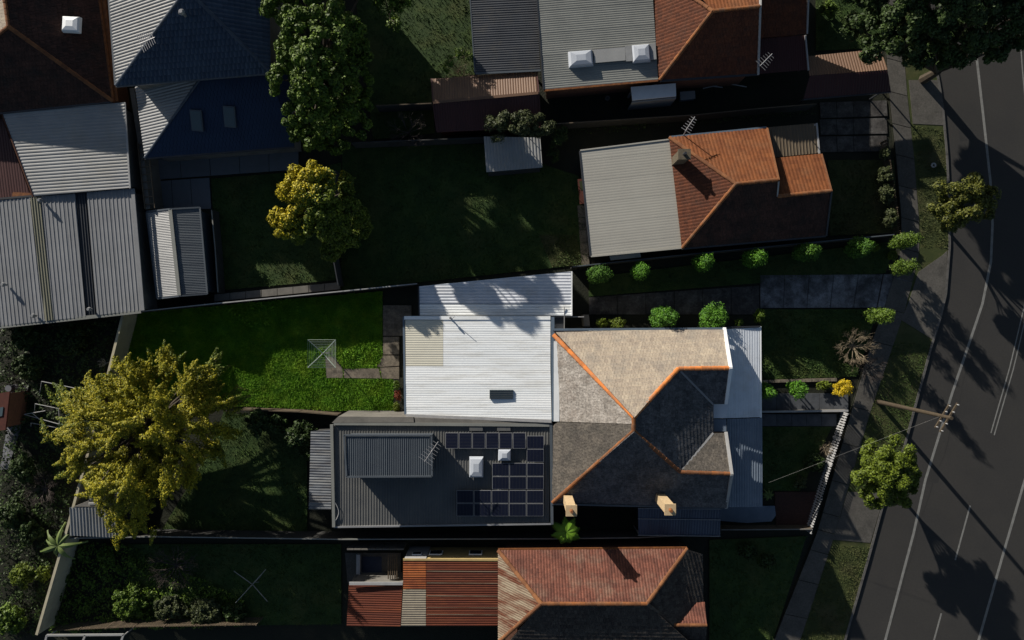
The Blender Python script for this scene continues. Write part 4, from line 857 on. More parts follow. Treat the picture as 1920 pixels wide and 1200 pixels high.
# the valley-side skewed tiles sheet edge near the party wall
# rear flat roof
Q = [(626, 797, 3.3), (1030, 793, 3.3), (1030, 981, 3.3), (626, 986, 3.3)]
corr(h, [Q], 'charcoal_metal', rib=(0, 1), pitch=.2, amp=.03, deck=True, sheet=.8)
walls(h, [(624, 795), (1031, 791), (1031, 981), (624, 986)], 3.3, 'render_grey', .15, top=3.1)
slab('party_parapet', [(634, 781), (775, 782), (776, 792), (622, 793)], .1, 3.5, 'render_grey', h); slab('party_parapet', [(777, 783), (1036, 793), (1036, 797), (778, 794)], .1, 3.45, 'render_grey', h)
for a, b in (((622, 796, 3.42), (626, 988, 3.42)), ((626, 794, 3.42), (1030, 797, 3.42)), ): beam('parapet_capping', P(*a), P(*b), .22, .14, 'grey_metal', h)
beam('edge_gutter', P(626, 988, 3.35), P(1035, 982, 3.35), .12, .12, 'galv', h); beam('parapet_capping', P(1033, 795, 3.42), P(1035, 983, 3.42), .2, .14, 'slate_metal', h)
# raised box
zb = 5.1
corr(h, [[(648, 818, zb), (808, 818, zb), (809, 892, zb), (651, 893, zb)]], 'slate_metal', rib=(0, 1), pitch=.15, amp=.03, deck=True, sheet=.75)
prism('raised_wall', [P(a, b, zb) for a, b in ((649, 820), (807, 820), (808, 891), (652, 891))], 3.3, zb - .05, 'slate_metal', h)
for a, b in (((645, 816), (809, 816)), ((645, 816), (650, 894)), ((809, 816), (810, 893)), ((650, 894), (810, 893))): beam('edge_flashing', P(*a, zb + .03), P(*b, zb + .03), .12, .12, 'slate_metal', h)
# solar panels
def solar(px, py, w, hh, z=3.62, ang=0.0):
    c = P(px, py, z); k = (HC - z) / HC / PPM; W_, H_ = w * k, hh * k
    o = box('solar_panel', c, (W_ - .03, H_ - .03, .04), 'galv', h, rot=(ang, 0, 0)); g = link('glass', unit_box('solar'), o); g.location = (0, 0, .55); g.scale = (1 - .06 / W_, 1 - .06 / H_, .3)
    ng = 5
    for i in range(1, ng):
        l = link('cell_line', unit_box('dark_trim'), o)
        if W_ > H_: l.location = (-.5 + i / ng, 0, .74); l.scale = (.012 / W_, .94, .1)
        else: l.location = (0, -.5 + i / ng, .74); l.scale = (.94, .012 / H_, .1)
for i in range(6): solar(847 + i * 25.3, 826, 24.6, 30, ang=-math.radians(6))
solar(1003.5, 829, 32.5, 24.6); solar(1003.5, 854, 32.5, 24.6)
for r_ in range(2):
    for c_ in range(3): solar(938.5 + 32.5 * c_, 880 + 25.2 * r_, 32.2, 24.6)
for r_ in range(2):
    for c_ in range(5): solar(872 + 32.8 * c_, 931 + 24.8 * r_, 32.2, 24.4)
skylight(h, 893, 876, 3.6, 25, 37, 'dome'); skylight(h, 946, 853, 3.6, 23, 21, 'dome')
antenna(h, (812, 834, 3.4), (796, 866, 5.6), (822, 828, 5.6), 1.1, 7, r=.018)
slab('upstand_patch', [(880, 792), (905, 792), (905, 808), (880, 808)], 3.4, 3.44, 'charcoal_metal', h); slab('upstand_patch', [(932, 792), (957, 792), (957, 808), (932, 808)], 3.4, 3.44, 'charcoal_metal', h)
V, F = [], []
for i in range(12):
    t0, t1 = i / 12, (i + 1) / 12; f = lambda t: P(628 + 7 * math.sin(t * math.pi), 942 + 36 * t, 3.45); tube_geo(V, F, f(t0), f(t1), .025, .025, 5)
mk('conduit', V, F, 'offwhite_trim', h)
# lean-to behind
h2 = thing('weathered_lean_to', 'weathered blue grey corrugated lean-to left of the solar roof', 'shed', P(600, 880))
corr(h2, [[(583, 808, 2.5), (621, 806, 2.7), (621, 955, 2.7), (579, 955, 2.5)]], 'weathered', rib=(1, 0), pitch=.2, amp=.04, sheet=.6); walls(h2, [(583, 808), (621, 806), (621, 955), (579, 955)], 2.5, 'fence_dark', .15)
# clear skillion south side
h2 = thing('skillion_cover', 'bluish clear sheet side cover below the second cream chimney', 'awning', P(1270, 980))
corr(h2, [[(1196, 952, 3.0), (1351, 954, 3.0), (1350, 1006, 2.5), (1197, 1004, 2.5)]], 'poly_sheet', rib=(0, 1), pitch=.2, amp=.03, sheet=.8)
for k in (0, .38, .97): beam('purlin', P(1196, 953 + 52 * k, 3.06 - .5 * k), P(1351, 955 + 52 * k, 3.06 - .5 * k), .05, .05, 'galv', h2)
for px in (1199, 1275, 1348): p = P(px, 1003, 2.4); tube('post', (p.x, p.y, 0), p, .05, .05, 'steel', h2)

# --- O: rusty and brick-red house at the bottom
h = thing('rusty_roof_house', 'house with rusted corrugated rear roofs and brick red tiled front roof', 'house', P(900, 1100))
zr = 3.0
def rm(i): return ['rust', 'rust', 'rust', 'rust'][i % 4]
corr(h, [[(799, 1051, zr), (945, 1051, zr), (947, 1174, zr), (799, 1174, zr)]], 'rust', rib=(1, 0), pitch=.17, amp=.035, sheet=.95)
corr(h, [[(756, 1051, zr), (798.5, 1051, zr), (798.5, 1105, zr), (756, 1105, zr)]], 'rust_orange', rib=(1, 0), pitch=.17, amp=.035, sheet=.85)
corr(h, [[(756, 1105.5, zr), (798.5, 1105.5, zr), (798.5, 1174, zr), (752, 1174, zr)]], 'cream_sheet', rib=(1, 0), pitch=.17, amp=.035, sheet=.85)
corr(h, [[(654, 1095, 2.6), (755, 1095, 2.8), (751, 1174, 2.8), (650, 1174, 2.6)]], 'rust', rib=(1, 0), pitch=.17, amp=.035, sheet=.95)
beam('parapet_capping', P(655, 1094, 2.9), P(755, 1094, 2.95), .22, .08, 'offwhite_trim', h)
for py in (1071, 1093, 1117, 1139, 1152): beam('lap_strip', P(800, py, zr + .045), P(945, py + 1, zr + .045), .05, .012, 'rust_streak', h)
walls(h, [(756, 1049), (946, 1049), (947, 1174), (752, 1174)], zr, 'render_yellow', .05, top=zr - .08); walls(h, [(654, 1095), (755, 1095), (751, 1174), (650, 1174)], 2.6, 'render_grey', .05, top=2.5)
beam('wall_capping', P(756, 1049, 3.02), P(942, 1050, 3.02), .14, .08, 'render_yellow', h)
q = P(778, 1049, 3.0); box('white_panel', (q.x, q.y + .0, 1.5), (1.6, .06, 2.9), 'offwhite_trim', h); window(h, (q.x, q.y + .06, 1.9), .7, .5, (0, 1))
q = P(890, 1049, 3.0)
for dx in (-3.0, 0.0, 2.2): window(h, (q.x + dx, q.y + .04, 1.6), 1.0, .9, (0, 1))
RO, EO = 6.1, 3.4
a, b, c, d = (934, 1032, EO), (1288, 1029, EO), (1213, 1132, RO), (1015, 1132, RO)
tiles(h, [[a, b, c, d]], 'tile_brick', seed=51, roll=.03, stagger=False, tw=.21, th=.36); 
corr(h, [[a, d, (934, 1200, EO + .35)]], 'rust_streak', rib=(80, 14), pitch=.17, amp=.03, sheet=.5)
tiles(h, [[d, c, (1400, 1300, EO), (880, 1290, EO)]], 'tile_brick_shaded', seed=52, tw=.23, th=.32)
tiles(h, [[b, c, (1262, 1172, 4.9), (1319, 1128, 3.5), (1318, 1040, 3.0)]], 'tile_brick_shaded', seed=53, tw=.23, th=.32)
tiles(h, [[(1262, 1172, 4.9), (1325, 1172, 4.9), (1321, 1129, 3.7), (1291, 1132, 3.8)]], 'tile_brick', seed=54, roll=.03, stagger=False, tw=.21, th=.34)
tiles(h, [[(1262, 1172.5, 4.9), (1325, 1172.5, 4.9), (1322, 1240, 3.5), (1300, 1240, 3.6)]], 'tile_brick_shaded', seed=55, tw=.23, th=.32)
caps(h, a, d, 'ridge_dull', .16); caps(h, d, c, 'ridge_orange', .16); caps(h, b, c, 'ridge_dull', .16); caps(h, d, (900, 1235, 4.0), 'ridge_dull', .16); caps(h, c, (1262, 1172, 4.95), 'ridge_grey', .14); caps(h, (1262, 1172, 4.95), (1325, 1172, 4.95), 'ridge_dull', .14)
beam('gutter', P(934, 1030, EO), P(1288, 1027, EO), .14, .1, 'gutter_rust', h); walls(h, [(936, 1032), (1288, 1029), (1318, 1040), (1322, 1240), (936, 1240)], EO, 'brick_wall', .45, top=3.0)
# courtyard at the back
cy = thing('rear_courtyard', 'walled courtyard with a dark blue mat behind the rusty roof', 'courtyard', P(700, 1065))
slab('paving', [(647, 1036), (752, 1036), (752, 1090), (652, 1092)], 0, .06, 'concrete', cy, zref=0); slab('mat', [(676, 1043), (716, 1043), (716, 1085), (678, 1085)], .062, .075, 'mat_blue', cy, zref=0)
slab('bench', [(668, 1040), (675, 1040), (675, 1086), (668, 1086)], .06, .5, 'offwhite_trim', cy, zref=.5)
fence('courtyard_wall', 'pale battened wall along the top of the courtyard', [(650, 1030), (757, 1030)], 1.6, 'render_grey', 'panel', step=.55, thick=.1, post=False)
for i in range(5): tag(box('roof_battening', P(728 + 4 * i, 1062, 1.9), (.07, 1.9, .05), 'timber'), ['leftmost thin batten over the courtyard', 'second thin batten over the courtyard', 'middle thin batten over the courtyard', 'fourth thin batten over the courtyard', 'rightmost thin batten over the courtyard'][i], 'batten', 'battens over the courtyard')
for i, (px, py) in enumerate(((676, 1084), (694, 1084))):
    o = box('crate', P(px, py, .35), (.45, .4, .45), 'timber'); tag(o, ['brown crate on the left edge of the blue mat', 'brown crate near the middle of the blue mat'][i], 'crate', 'crates on the mat')
# --- P: bottom left shed
h = thing('ribbed_garden_shed', 'pale blue ribbed shed roof beside the cream wall under the golden tree', 'shed', P(175, 975))
corr(h, [[(131, 951, 2.2), (222, 951, 2.2), (222, 1008, 2.0), (131, 1004, 2.0)]], 'galv_pale', rib=(0, 1), pitch=.24, amp=.05, deck=True, sheet=.72)
corr(h, [[(168, 914, 2.0), (222, 910, 2.0), (222, 946, 2.3), (166, 947, 2.3)]], 'galv_pale', rib=(1, 0), pitch=.24, amp=.05, deck=True, sheet=.48)
walls(h, [(131, 951), (222, 951), (222, 1008), (131, 1004)], 2.0, 'galv_dark', .1); slab('ledge', [(137, 950), (168, 938), (220, 946), (220, 950)], 1.9, 2.25, 'render_grey', h)
# left edge brick shed
h = thing('brick_outhouse', 'small brick red flat roof at the far left edge', 'shed', P(5, 770))
slab('roof', [(-30, 742), (18, 734), (10, 806), (-30, 812)], 2.3, 2.45, 'brick_red', h); slab('wall', [(-28, 744), (14, 738), (7, 802), (-28, 808)], 0, 2.28, 'brick_wall', h)
slab('roof_light', [(-6, 765), (6, 763), (4, 780), (-6, 782)], 2.46, 2.5, 'glass_pale', h)
slab('yard_path', [(18, 720), (54, 722), (40, 800), (15, 880), (0, 880), (14, 800)], -.03, .03, 'concrete_old', kind='structure', zref=0)

# ================================================================== FENCES AND WALLS
fence('boundary_wall', 'long cream rendered back wall running down the left side', [(231, 589), (192, 745), (160, 870), (121, 1010), (69, 1190)], 2.0, 'render_cream', 'wall', step=1.55, thick=.16, post=False, cap='render_cream')
fence('boundary_fence', 'tall dark fence along the top of the bright lawn', [(244, 586), (405, 569), (642, 546), (782, 532)], 1.6, 'fence_dark', 'panel', cap='offwhite_trim')
fence('paling_fence', 'grey timber fence behind the row of clipped bushes', [(1074, 500), (1300, 476), (1676, 440)], 1.7, 'fence_dark', 'panel', cap='slate_metal')
fence('side_fence', 'thin topped fence between the solar roof and the rusty house', [(132, 1009), (290, 1006), (640, 1011), (1036, 1010), (1196, 1008), (1350, 1000)], 1.8, 'fence_dark', 'panel', cap='grey_metal')
fence('lawn_fence', 'low fence along the bottom of the bright lawn', [(452, 768), (560, 772), (632, 778)], 1.2, 'timber', 'panel', cap='timber')
fence('yard_fence', 'dark fence between the yellow conifer yard and the wide shaded lawn', [(628, 320), (624, 480), (634, 534)], 1.7, 'fence_dark', 'panel', cap='dark_trim')
fence('shed_side_fence', 'dark fence right of the gabled metal shed', [(397, 394), (404, 470), (409, 548)], 1.3, 'fence_dark', 'panel', cap='grey_metal')
fence('upper_yard_fence', 'thin topped fence joining the red gabled shed', [(706, 198), (808, 194)], 1.6, 'fence_dark', 'panel', cap='timber')
fence('middle_yard_fence', 'dark fence below the tangled bare tree', [(660, 268), (905, 258)], 1.6, 'fence_dark', 'panel', cap='fence_dark')
fence('side_yard_fence', 'long dark fence between terracotta and orange tiled houses', [(1046, 232), (1300, 216), (1420, 204), (1530, 195)], 1.6, 'fence_dark', 'panel', cap='timber')
fence('front_side_fence', 'low brown fence beside the red gravel garden', [(1352, 993), (1395, 993), (1522, 992)], 1.1, 'timber', 'panel', cap='render_grey')
fence('path_divider', 'low white topped divider between the two slate front paths', [(1428, 772), (1590, 770)], .5, 'render_grey', 'wall', step=1.2, thick=.12, post=False, cap='offwhite_trim')
fence('picket_fence', 'white picket fence leaning along the footpath', [(1590, 776), (1560, 872), (1521, 1000)], 1.15, 'offwhite_trim', 'picket', step=2.4, slat=.2)
fence('metal_front_fence', 'rusty metal picket fence beside the upper footpath', [(1664, 262), (1676, 340), (1689, 438)], 1.1, 'timber', 'picket', step=2.0, slat=.16)
fence('slatted_bottom_fence', 'slatted timber fence along the bottom left edge', [(96, 1183), (250, 1176), (480, 1172)], 1.5, 'timber', 'picket', step=2.4, slat=.12)
t = thing('bottom_shelter', 'white framed shelter edge at the bottom left', 'shelter', P(150, 1198))
for a, b in (((88, 1191), (232, 1190)), ((88, 1191), (82, 1215)), ((160, 1191), (150, 1215)), ((232, 1190), (222, 1215))): beam('frame_rail', P(*a, 2.2), P(*b, 2.2), .14, .1, 'galv_pale', t)
for px in (90, 230): p = P(px, 1193, 2.1); tube('post', (p.x, p.y, 0), p, .05, .05, 'offwhite_trim', t)
t = thing('bean_trellis', 'thin pale bean frame standing left of the golden tree', 'trellis', P(100, 750))
for a, b in (((78, 715, 1.6), (142, 728, 1.6)), ((78, 715, 1.6), (74, 740, .2)), ((66, 757, 1.6), (110, 766, 1.6)), ((66, 757, 1.6), (64, 775, .2)), ((45, 777, 1.2), (110, 795, 1.2)), ((45, 777, 1.2), (85, 770, 1.5)), ((60, 774, 1.4), (76, 788, 1.2)), ((58, 793, 1.0), (108, 802, 1.0)), ((142, 728, 1.6), (142, 740, .1)), ((110, 766, 1.6), (112, 795, 1.2)), ((58, 793, 1.0), (58, 800, .1)), ((108, 802, 1.0), (108, 804, .1))):
    tube('rail', P(*a), P(*b), .028, .028, 'offwhite_trim', t, 5)
for i, (px, py, r) in enumerate(((64, 678, .22), (41, 690, .22), (20, 768, .16), (12, 790, .14), (16, 728, .26))):
    V, F = [], []; c = P(px, py, .3); tube_geo(V, F, c - Vector((0, 0, .3)), c + Vector((0, 0, .05)), r * .8, r, 9); o = mk('garden_pot', V, F, 'galv_pale' if i != 4 else 'patio'); tag(o, ['pale pot among leaves left of the garden frame, the upper right of the pair', 'pale pot among leaves beside the left edge path, the lower of the pair', 'small pale pot beside the brick outhouse roof', 'smallest pale pot below the brick outhouse light', 'wide grey pot at the head of the yard path'][i], 'pot', 'pots in the left garden')
# hoists
def hoist(label, px, py, side, rings, z=2.1, rot=0.0, m='hoist_paint'):
    c = P(px, py, z); t = thing('clothes_hoist', label, 'clothes hoist', (c.x, c.y, 0)); tube('pole', (c.x, c.y, 0), (c.x, c.y, z + .05), .045, .035, 'steel', t, 8)
    k = side / 2 / PPM * (HC - z) / HC; cor = [Vector((math.cos(rot + math.pi / 4 + i * math.pi / 2), math.sin(rot + math.pi / 4 + i * math.pi / 2), 0)) * (k * 1.414) for i in range(4)]
    for q in cor: tube('arm', (c.x, c.y, z - .25), c + q + Vector((0, 0, .12)), .035, .028, m, t, 6)
    tube('winder', (c.x, c.y, z - .7), (c.x + .3, c.y, z - .7), .02, .02, 'steel', t, 5)
    for j in range(rings):
        s = 1 - j * .115; V, F = [], []
        for i in range(4): tube_geo(V, F, c + cor[i] * s + Vector((0, 0, .12 * s - .25 * (1 - s))), c + cor[(i + 1) % 4] * s + Vector((0, 0, .12 * s - .25 * (1 - s))), .012, .012, 3)
        mk('line', V, F, 'hoist_paint', t)
hoist('rotary clothes hoist with wires standing on the bright green lawn', 604, 663, 52, 7)
hoist('bare four armed clothes hoist in the dark bottom yard', 471, 1098, 60, 0, rot=.05, m='wire')
# power pole with cross arms
c = P(1645, 753, 0); t = thing('power_pole', 'timber power pole with cross arms on the verge', 'pole', c)
tube('pole', c, (c.x, c.y, 9.3), .17, .12, 'pole_wood', t, 10)
for z, L in ((9.0, 2.2), (8.3, 1.8)):
    beam('cross_arm', (c.x - L * .26, c.y - L * .43, z), (c.x + L * .26, c.y + L * .43, z), .10, .11, 'pole_wood', t)
    for k in (-.9, -.4, .4, .9): V, F = [], []; q = Vector((c.x + L * .26 * k, c.y + L * .43 * k, z + .05)); tube_geo(V, F, q, q + Vector((0, 0, .16)), .035, .045, 7); mk('insulator', V, F, 'offwhite_trim', t)
tube('service_cable', (c.x, c.y, 8.2), P(1441, 905, 3.0), .007, .007, 'wire', t, 4)
# meter cover, small items
c = P(1750, 310, .1); V, F = [], []
for i in range(16):
    a0, a1 = i / 16 * 6.283, (i + 1) / 16 * 6.283; b0 = len(V)
    for a_ in (a0, a1):
        for r_, z_ in ((.2, .0), (.2, .07), (.09, .07), (.09, .0)): V.append((c.x + math.cos(a_) * r_, c.y + math.sin(a_) * r_, c.z + z_))
    F += [(b0 + j, b0 + 4 + j, b0 + 5 + j, b0 + 1 + j) for j in range(3)]
tag(mk('hydrant_ring', V, F, 'offwhite_trim'), 'small white ring cover set in the verge grass', 'cover')

# ================================================================== VEGETATION
rs = random.Random(5)
# tall dark green tree, upper left
lob = [(530, 20, 7.1, 38), (560, 60, 8.5, 42), (600, 25, 9.0, 40), (545, 100, 7.6, 34), (585, 110, 9.4, 40), (620, 80, 9.0, 38), (530, 150, 7.1, 32), (570, 165, 8.5, 38), (610, 160, 9.0, 34), (590, 205, 7.6, 36), (550, 215, 6.2, 26), (615, 225, 6.6, 32), (560, 245, 4.8, 22), (590, 262, 4.8, 26), (645, 140, 6.6, 34), (655, 200, 5.7, 34), (650, 60, 7.1, 34), (668, 240, 4.3, 28), (630, 270, 3.8, 26), (670, 100, 5.2, 30), (560, -120, 7, 50), (640, -110, 7, 50), (690, -40, 6, 34), (655, 90, 5, 34), (675, 150, 4.4, 32), (672, 200, 4, 30), (640, 220, 4.4, 34), (630, 40, 5.5, 36), (550, -30, 7.6, 40), (610, -40, 8.5, 45)]
tree('tall_tree', 'tall dense green tree right of the navy roofed house', 'tree', (615, 170), lob, 'leaf_mid', leaf=.15, dens=62, trunk=.35, sub=14, sk=.33)
tree('small_tree', 'small green tree at the top edge above the dark lawn', 'tree', (735, 40), [(725, 8, 4.5, 26), (752, 18, 4, 24), (742, 42, 3, 16), (715, -25, 5, 30), (760, -20, 5, 26)], 'leaf_mid', leaf=.13, dens=28, trunk=.12)
# yellow conifer
ly = [(558, 336, 5.5, 24), (590, 330, 6, 24), (615, 338, 5.5, 20), (542, 358, 5.2, 20), (575, 362, 6, 28), (605, 368, 6.2, 24), (560, 382, 5, 20), (648, 340, 4, 16), (650, 358, 4.4, 16), (520, 408, 4, 18), (550, 408, 4.5, 22), (535, 430, 4, 18), (560, 440, 4, 18), (580, 425, 4.5, 18), (598, 400, 5.8, 24), (625, 395, 5.5, 22), (655, 392, 4.5, 22), (675, 410, 3.8, 20), (682, 432, 3.2, 16), (635, 420, 5, 24), (612, 435, 5, 20), (645, 445, 4, 22), (620, 470, 3.2, 20), (635, 462, 3.5, 16), (660, 450, 3.2, 18)]
def shady(C):  # leaves away from the sun; their darker green stands for shade
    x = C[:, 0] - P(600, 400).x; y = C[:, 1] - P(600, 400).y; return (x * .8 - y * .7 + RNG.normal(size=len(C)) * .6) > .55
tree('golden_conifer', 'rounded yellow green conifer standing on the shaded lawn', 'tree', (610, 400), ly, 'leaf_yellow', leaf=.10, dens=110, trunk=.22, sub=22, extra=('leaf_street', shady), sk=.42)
# large golden tree with sprays
def spray_tree():
    base = P(290, 800); t = thing('golden_spray_tree', 'large spreading golden leaved tree over the back wall', 'tree', base)
    C, Nn = [], []; tips = []
    cen = Vector((P(280, 805, 6).x, P(280, 805, 6).y, 2.2))
    outline = [(95, 800), (120, 740), (175, 700), (235, 690), (270, 665), (325, 645), (360, 680), (400, 680), (425, 705), (440, 740), (432, 790), (420, 850), (385, 880), (360, 910), (330, 960), (300, 950), (255, 1012), (215, 985), (190, 930), (150, 930), (120, 880)]
    arms = []
    while len(arms) < 54:
        x, y = rs.uniform(110, 430), rs.uniform(655, 1000)
        if inpoly(np.array([x]), np.array([y]), outline)[0] and all(math.hypot(x - a[0], y - a[1]) > 27 for a in arms): arms.append((x, y, rs.uniform(.5, 1.1), rs.uniform(-.5, .5)))
    for k in range(930):
        ax, ay, hz, sw = arms[k % 54]
        dx0, dy0 = (ax - 275), (ay - 810); L0 = math.hypot(dx0, dy0) + 1; ux, uy = dx0 / L0, dy0 / L0
        ca, sa = math.cos(sw), math.sin(sw); ux, uy = ux * ca - uy * sa, ux * sa + uy * ca
        al, ac = rs.gauss(0, 16), rs.gauss(0, 8); x = ax + ux * al - uy * ac; y = ay + uy * al + ux * ac
        dx, dy = (x - 275) / 175, (y - 810) / 190; rr_ = min(1, math.hypot(dx, dy)); z = 1.8 + 5.6 * (1 - (rr_ * .93) ** 2) ** .7 * hz * rs.uniform(.85, 1.06) - al * .012
        z = max(1.5, z); p = P(x, y, z); d = Vector((ux, -uy, 0)) * (.5 + .4 * rr_) + Vector((rs.uniform(-.55, .55), rs.uniform(-.55, .55), .5 - .9 * rr_ + rs.uniform(-.15, .25))); d.normalize()
        L = rs.uniform(.6, 1.7); n = int(190 * L); tt = np.array([rs.random() for _ in range(n)]); rad = .27 * (1 - tt) ** .7 + .04
        off = RNG.normal(size=(n, 3)); off -= (off @ np.array(d))[:, None] * np.array(d); off /= np.linalg.norm(off, axis=1)[:, None] + 1e-9
        pts = np.array(p - d * L * .5) + np.array(d)[None] * (tt * L)[:, None] + off * (rad * RNG.uniform(.4, 1.15, n))[:, None]; C.append(pts); Nn.append(off + np.array([0, 0, .5]) + RNG.normal(size=(n, 3)) * .4)
        if k % 14 == 0: tips.append(p - d * L * .4)
    C = np.concatenate(C); Nn = np.concatenate(Nn); k = C[:, 2] > .1; C = C[k]; Nn = Nn[k]
    limbs('t', base, tips, .3, 'bark', t, 1.8); lo = (C[:, 2] + RNG.normal(size=len(C)) * .5 - (C[:, 1] - P(275, 810).y) * .12) < 3.0  # lower leaves turn greener, shade and dimming put into their colour
    leaf_mesh('crown', C[~lo], Nn[~lo], RNG.uniform(.6, 1.3, (~lo).sum()) * .062, 'leaf_golden', t); o_ = leaf_mesh('crown', C[lo], Nn[lo], RNG.uniform(.6, 1.3, lo.sum()) * .062, 'leaf_street', t); o_['label'] = 'lower foliage coloured greener for shade'
spray_tree()
# top right street tree
lt = [(1600, 50, 4.6, 26), (1625, 25, 6.1, 36), (1660, 50, 7.2, 38), (1640, 90, 6.1, 28), (1700, 30, 8.7, 42), (1690, 80, 7.2, 36), (1715, 105, 6.1, 30), (1745, 60, 8.2, 42), (1750, 105, 6.6, 32), (1790, 30, 9.2, 46), (1800, 85, 7.2, 40), (1845, 50, 8.7, 46), (1860, 90, 7.2, 34), (1895, 30, 8.2, 46), (1925, 70, 7.2, 40), (1640, -20, 7.2, 40), (1700, -30, 9.2, 50), (1780, -30, 9.8, 50), (1860, -30, 9.2, 50), (1950, 0, 8.2, 50), (1560, -120, 6.5, 60), (1600, -60, 6.6, 60), (1640, -130, 7.4, 70), (1730, -120, 9.0, 70), (1830, -110, 9.0, 70), (1660, 60, 3.7, 34), (1720, 60, 4.1, 40), (1780, 70, 4.1, 40), (1830, 60, 4.1, 40)]
tree('street_tree', 'very large green street tree filling the top right corner', 'tree', (1730, 150), lt, 'leaf_dark', leaf=.16, dens=58, trunk=.4, sub=14, sk=.36)
tree('street_tree', 'olive green street tree leaning over the kerb, upper right', 'tree', (1765, 420), [(1760, 385, 3.4, 24), (1780, 365, 4.2, 28), (1815, 352, 4.8, 28), (1845, 372, 4.2, 24), (1815, 385, 4.6, 30), (1785, 405, 3.6, 26), (1845, 395, 3.4, 18), (1775, 425, 2.8, 16)], 'leaf_olive', leaf=.13, dens=62, trunk=.16, sub=12)
tree('street_tree', 'round bright green street tree beside the kerb, lower right', 'tree', (1640, 875), [(1640, 860, 3.8, 34), (1680, 855, 4.1, 36), (1700, 885, 3.8, 28), (1665, 895, 4.7, 42), (1630, 895, 3.6, 32), (1640, 925, 3.4, 28), (1680, 925, 3.8, 32), (1700, 910, 3.2, 22), (1660, 870, 4.8, 36)], 'leaf_street', leaf=.11, dens=85, trunk=.16, sub=16, sk=.34)
# bush over small shed
tree('round_tree', 'round olive bush crown hanging over the small white shed', 'tree', (960, 238), [(930, 240, 3.2, 24), (955, 235, 3.6, 26), (985, 232, 3.6, 24), (1008, 236, 3.0, 22), (1030, 240, 2.4, 14)], 'leaf_grey', leaf=.10, dens=90, trunk=.12, sub=14)
tree('garden_tree', 'dark leafy shrub right of the small white shed', 'shrub', (1045, 270), [(1045, 262, 1.4, 18), (1038, 290, 1.0, 14), (1052, 245, 1.2, 12)], 'leaf_dark', leaf=.09, dens=60, trunk=.05)
# clipped bushes of the main lot
row = [(1122, 515, 20, 'nearest the carport roof'), (1203, 506, 16, 'second from the carport roof'), (1321, 491, 17, 'third from the carport roof'), (1417, 484, 20, 'third from the footpath'), (1511, 474, 22, 'second from the footpath, largest of the row'), (1611, 464, 21, 'closest to the footpath')]
lf('leaf_bright_dull', (.065, .15, .012), (.015, .05, .006))
for px, py, r_, s_ in row: bush('clipped green bush in the top fence row, ' + s_, px, py, r_ * 1.05, random.uniform(4.1, 4.5), random.choice(['leaf_bright', 'leaf_bright_dull', 'leaf_mid']), group='clipped bushes along the top fence', fx=1.0, fy=.9)
bush('tall rounded dark conifer at the lot corner leaning over the footpath', 1697, 451, 15, 5.2, 'leaf_mid', 1.1, 1, group='columnar conifers by the gateway'); bush('tall rounded conifer just above the driveway mouth', 1692, 502, 16, 4.2, 'leaf_mid', 1.0, 1, group='columnar conifers by the gateway')
bush('tall rounded conifer just below the driveway mouth', 1650, 592, 15, 5.2, 'leaf_mid', 1, 1, group='columnar conifers by the gateway')
bush('bushy green shrub against the tan roof, the left one', 1240, 594, 23, 4.2, group='shrubs beside the side driveway'); bush('bushy green shrub against the tan roof, the right larger one', 1338, 594, 25, 4.0, 'leaf_bright', 1.1, .9, group='shrubs beside the side driveway')
bush('low clipped box hedge beside the gate pier', 1130, 605, 15, 1.2, 'leaf_street', 1.1, .75, group='low hedges beside the gate pier'); bush('low clipped olive hedge right of the box hedge', 1160, 607, 18, 1.2, 'leaf_street', 1.2, .7, group='low hedges beside the gate pier')
bush('thin climbing shrub at the verandah corner', 1424, 594, 15, 1.8, 'leaf_mid', .6, 1.3); bush('small sprig shrub left of the verandah corner', 1385, 604, 9, 1.2, 'leaf_mid')
bush('round clipped ball bush touching the white verandah', 1436, 735, 19, 3.4, group='ball bushes along the front path'); bush('round clipped ball bush midway along the slate path', 1497, 729, 19, 3.0, group='ball bushes along the front path')
t = bush('round shrub covered in bright yellow flowers near the footpath', 1577, 728, 20, 2.0, 'flower_yellow', leaf=.06)
bush('small low green shrub left of the yellow flowers', 1545, 722, 14, .7, 'leaf_street', 1.2, .8)
bare_tree('bare_tree', 'leafless pale twiggy tree beside the front lawn', 'tree', 1608, 650, 40, 2.4, 'twig', n=13, depth=4, seed=11, r0=.09); bare_tree('bare_shrub', 'leafless brown twiggy shrub over the footpath', 'shrub', 1638, 692, 30, 1.8, 'twig_dark', n=11, depth=4, seed=13, r0=.05)
bare_tree('bare_shrub', 'small dry twiggy shrub against the picket fence', 'shrub', 1553, 842, 17, 1.5, 'twig', n=10, depth=3, seed=14, r0=.04)
bare_tree('bare_tree', 'tangled bare tree between the tall tree and red shed', 'tree', 762, 242, 42, 3.0, 'twig_dark', n=9, depth=4, seed=15); bare_tree('bare_shrub', 'bare twiggy shrub spreading over the red shed roof', 'shrub', 862, 135, 34, 3.6, 'twig', n=10, depth=4, seed=16, r0=.05)
tree('leafy_shrub', 'sparse leafy shrub beside the bare shrub above the red shed', 'shrub', (850, 120), [(845, 115, 2.8, 12), (862, 100, 2.8, 12), (880, 108, 2.6, 10), (838, 130, 2.4, 10)], 'leaf_mid', leaf=.09, dens=35, trunk=.04)
bare_tree('bare_tree', 'tangled brown bare tree in the bottom left yard', 'tree', 320, 1068, 48, 2.6, 'twig_dark', n=13, depth=4, seed=17); bare_tree('bare_tree', 'small grey bare tree at the corner of the back wall', 'tree', 185, 682, 16, 2.6, 'offwhite_trim', n=6, depth=3, seed=18, r0=.03)
bare_tree('bare_shrub', 'reddish twiggy shrub near the left edge below the path', 'shrub', 75, 920, 34, 1.6, 'twig_dark', n=11, depth=4, seed=19)
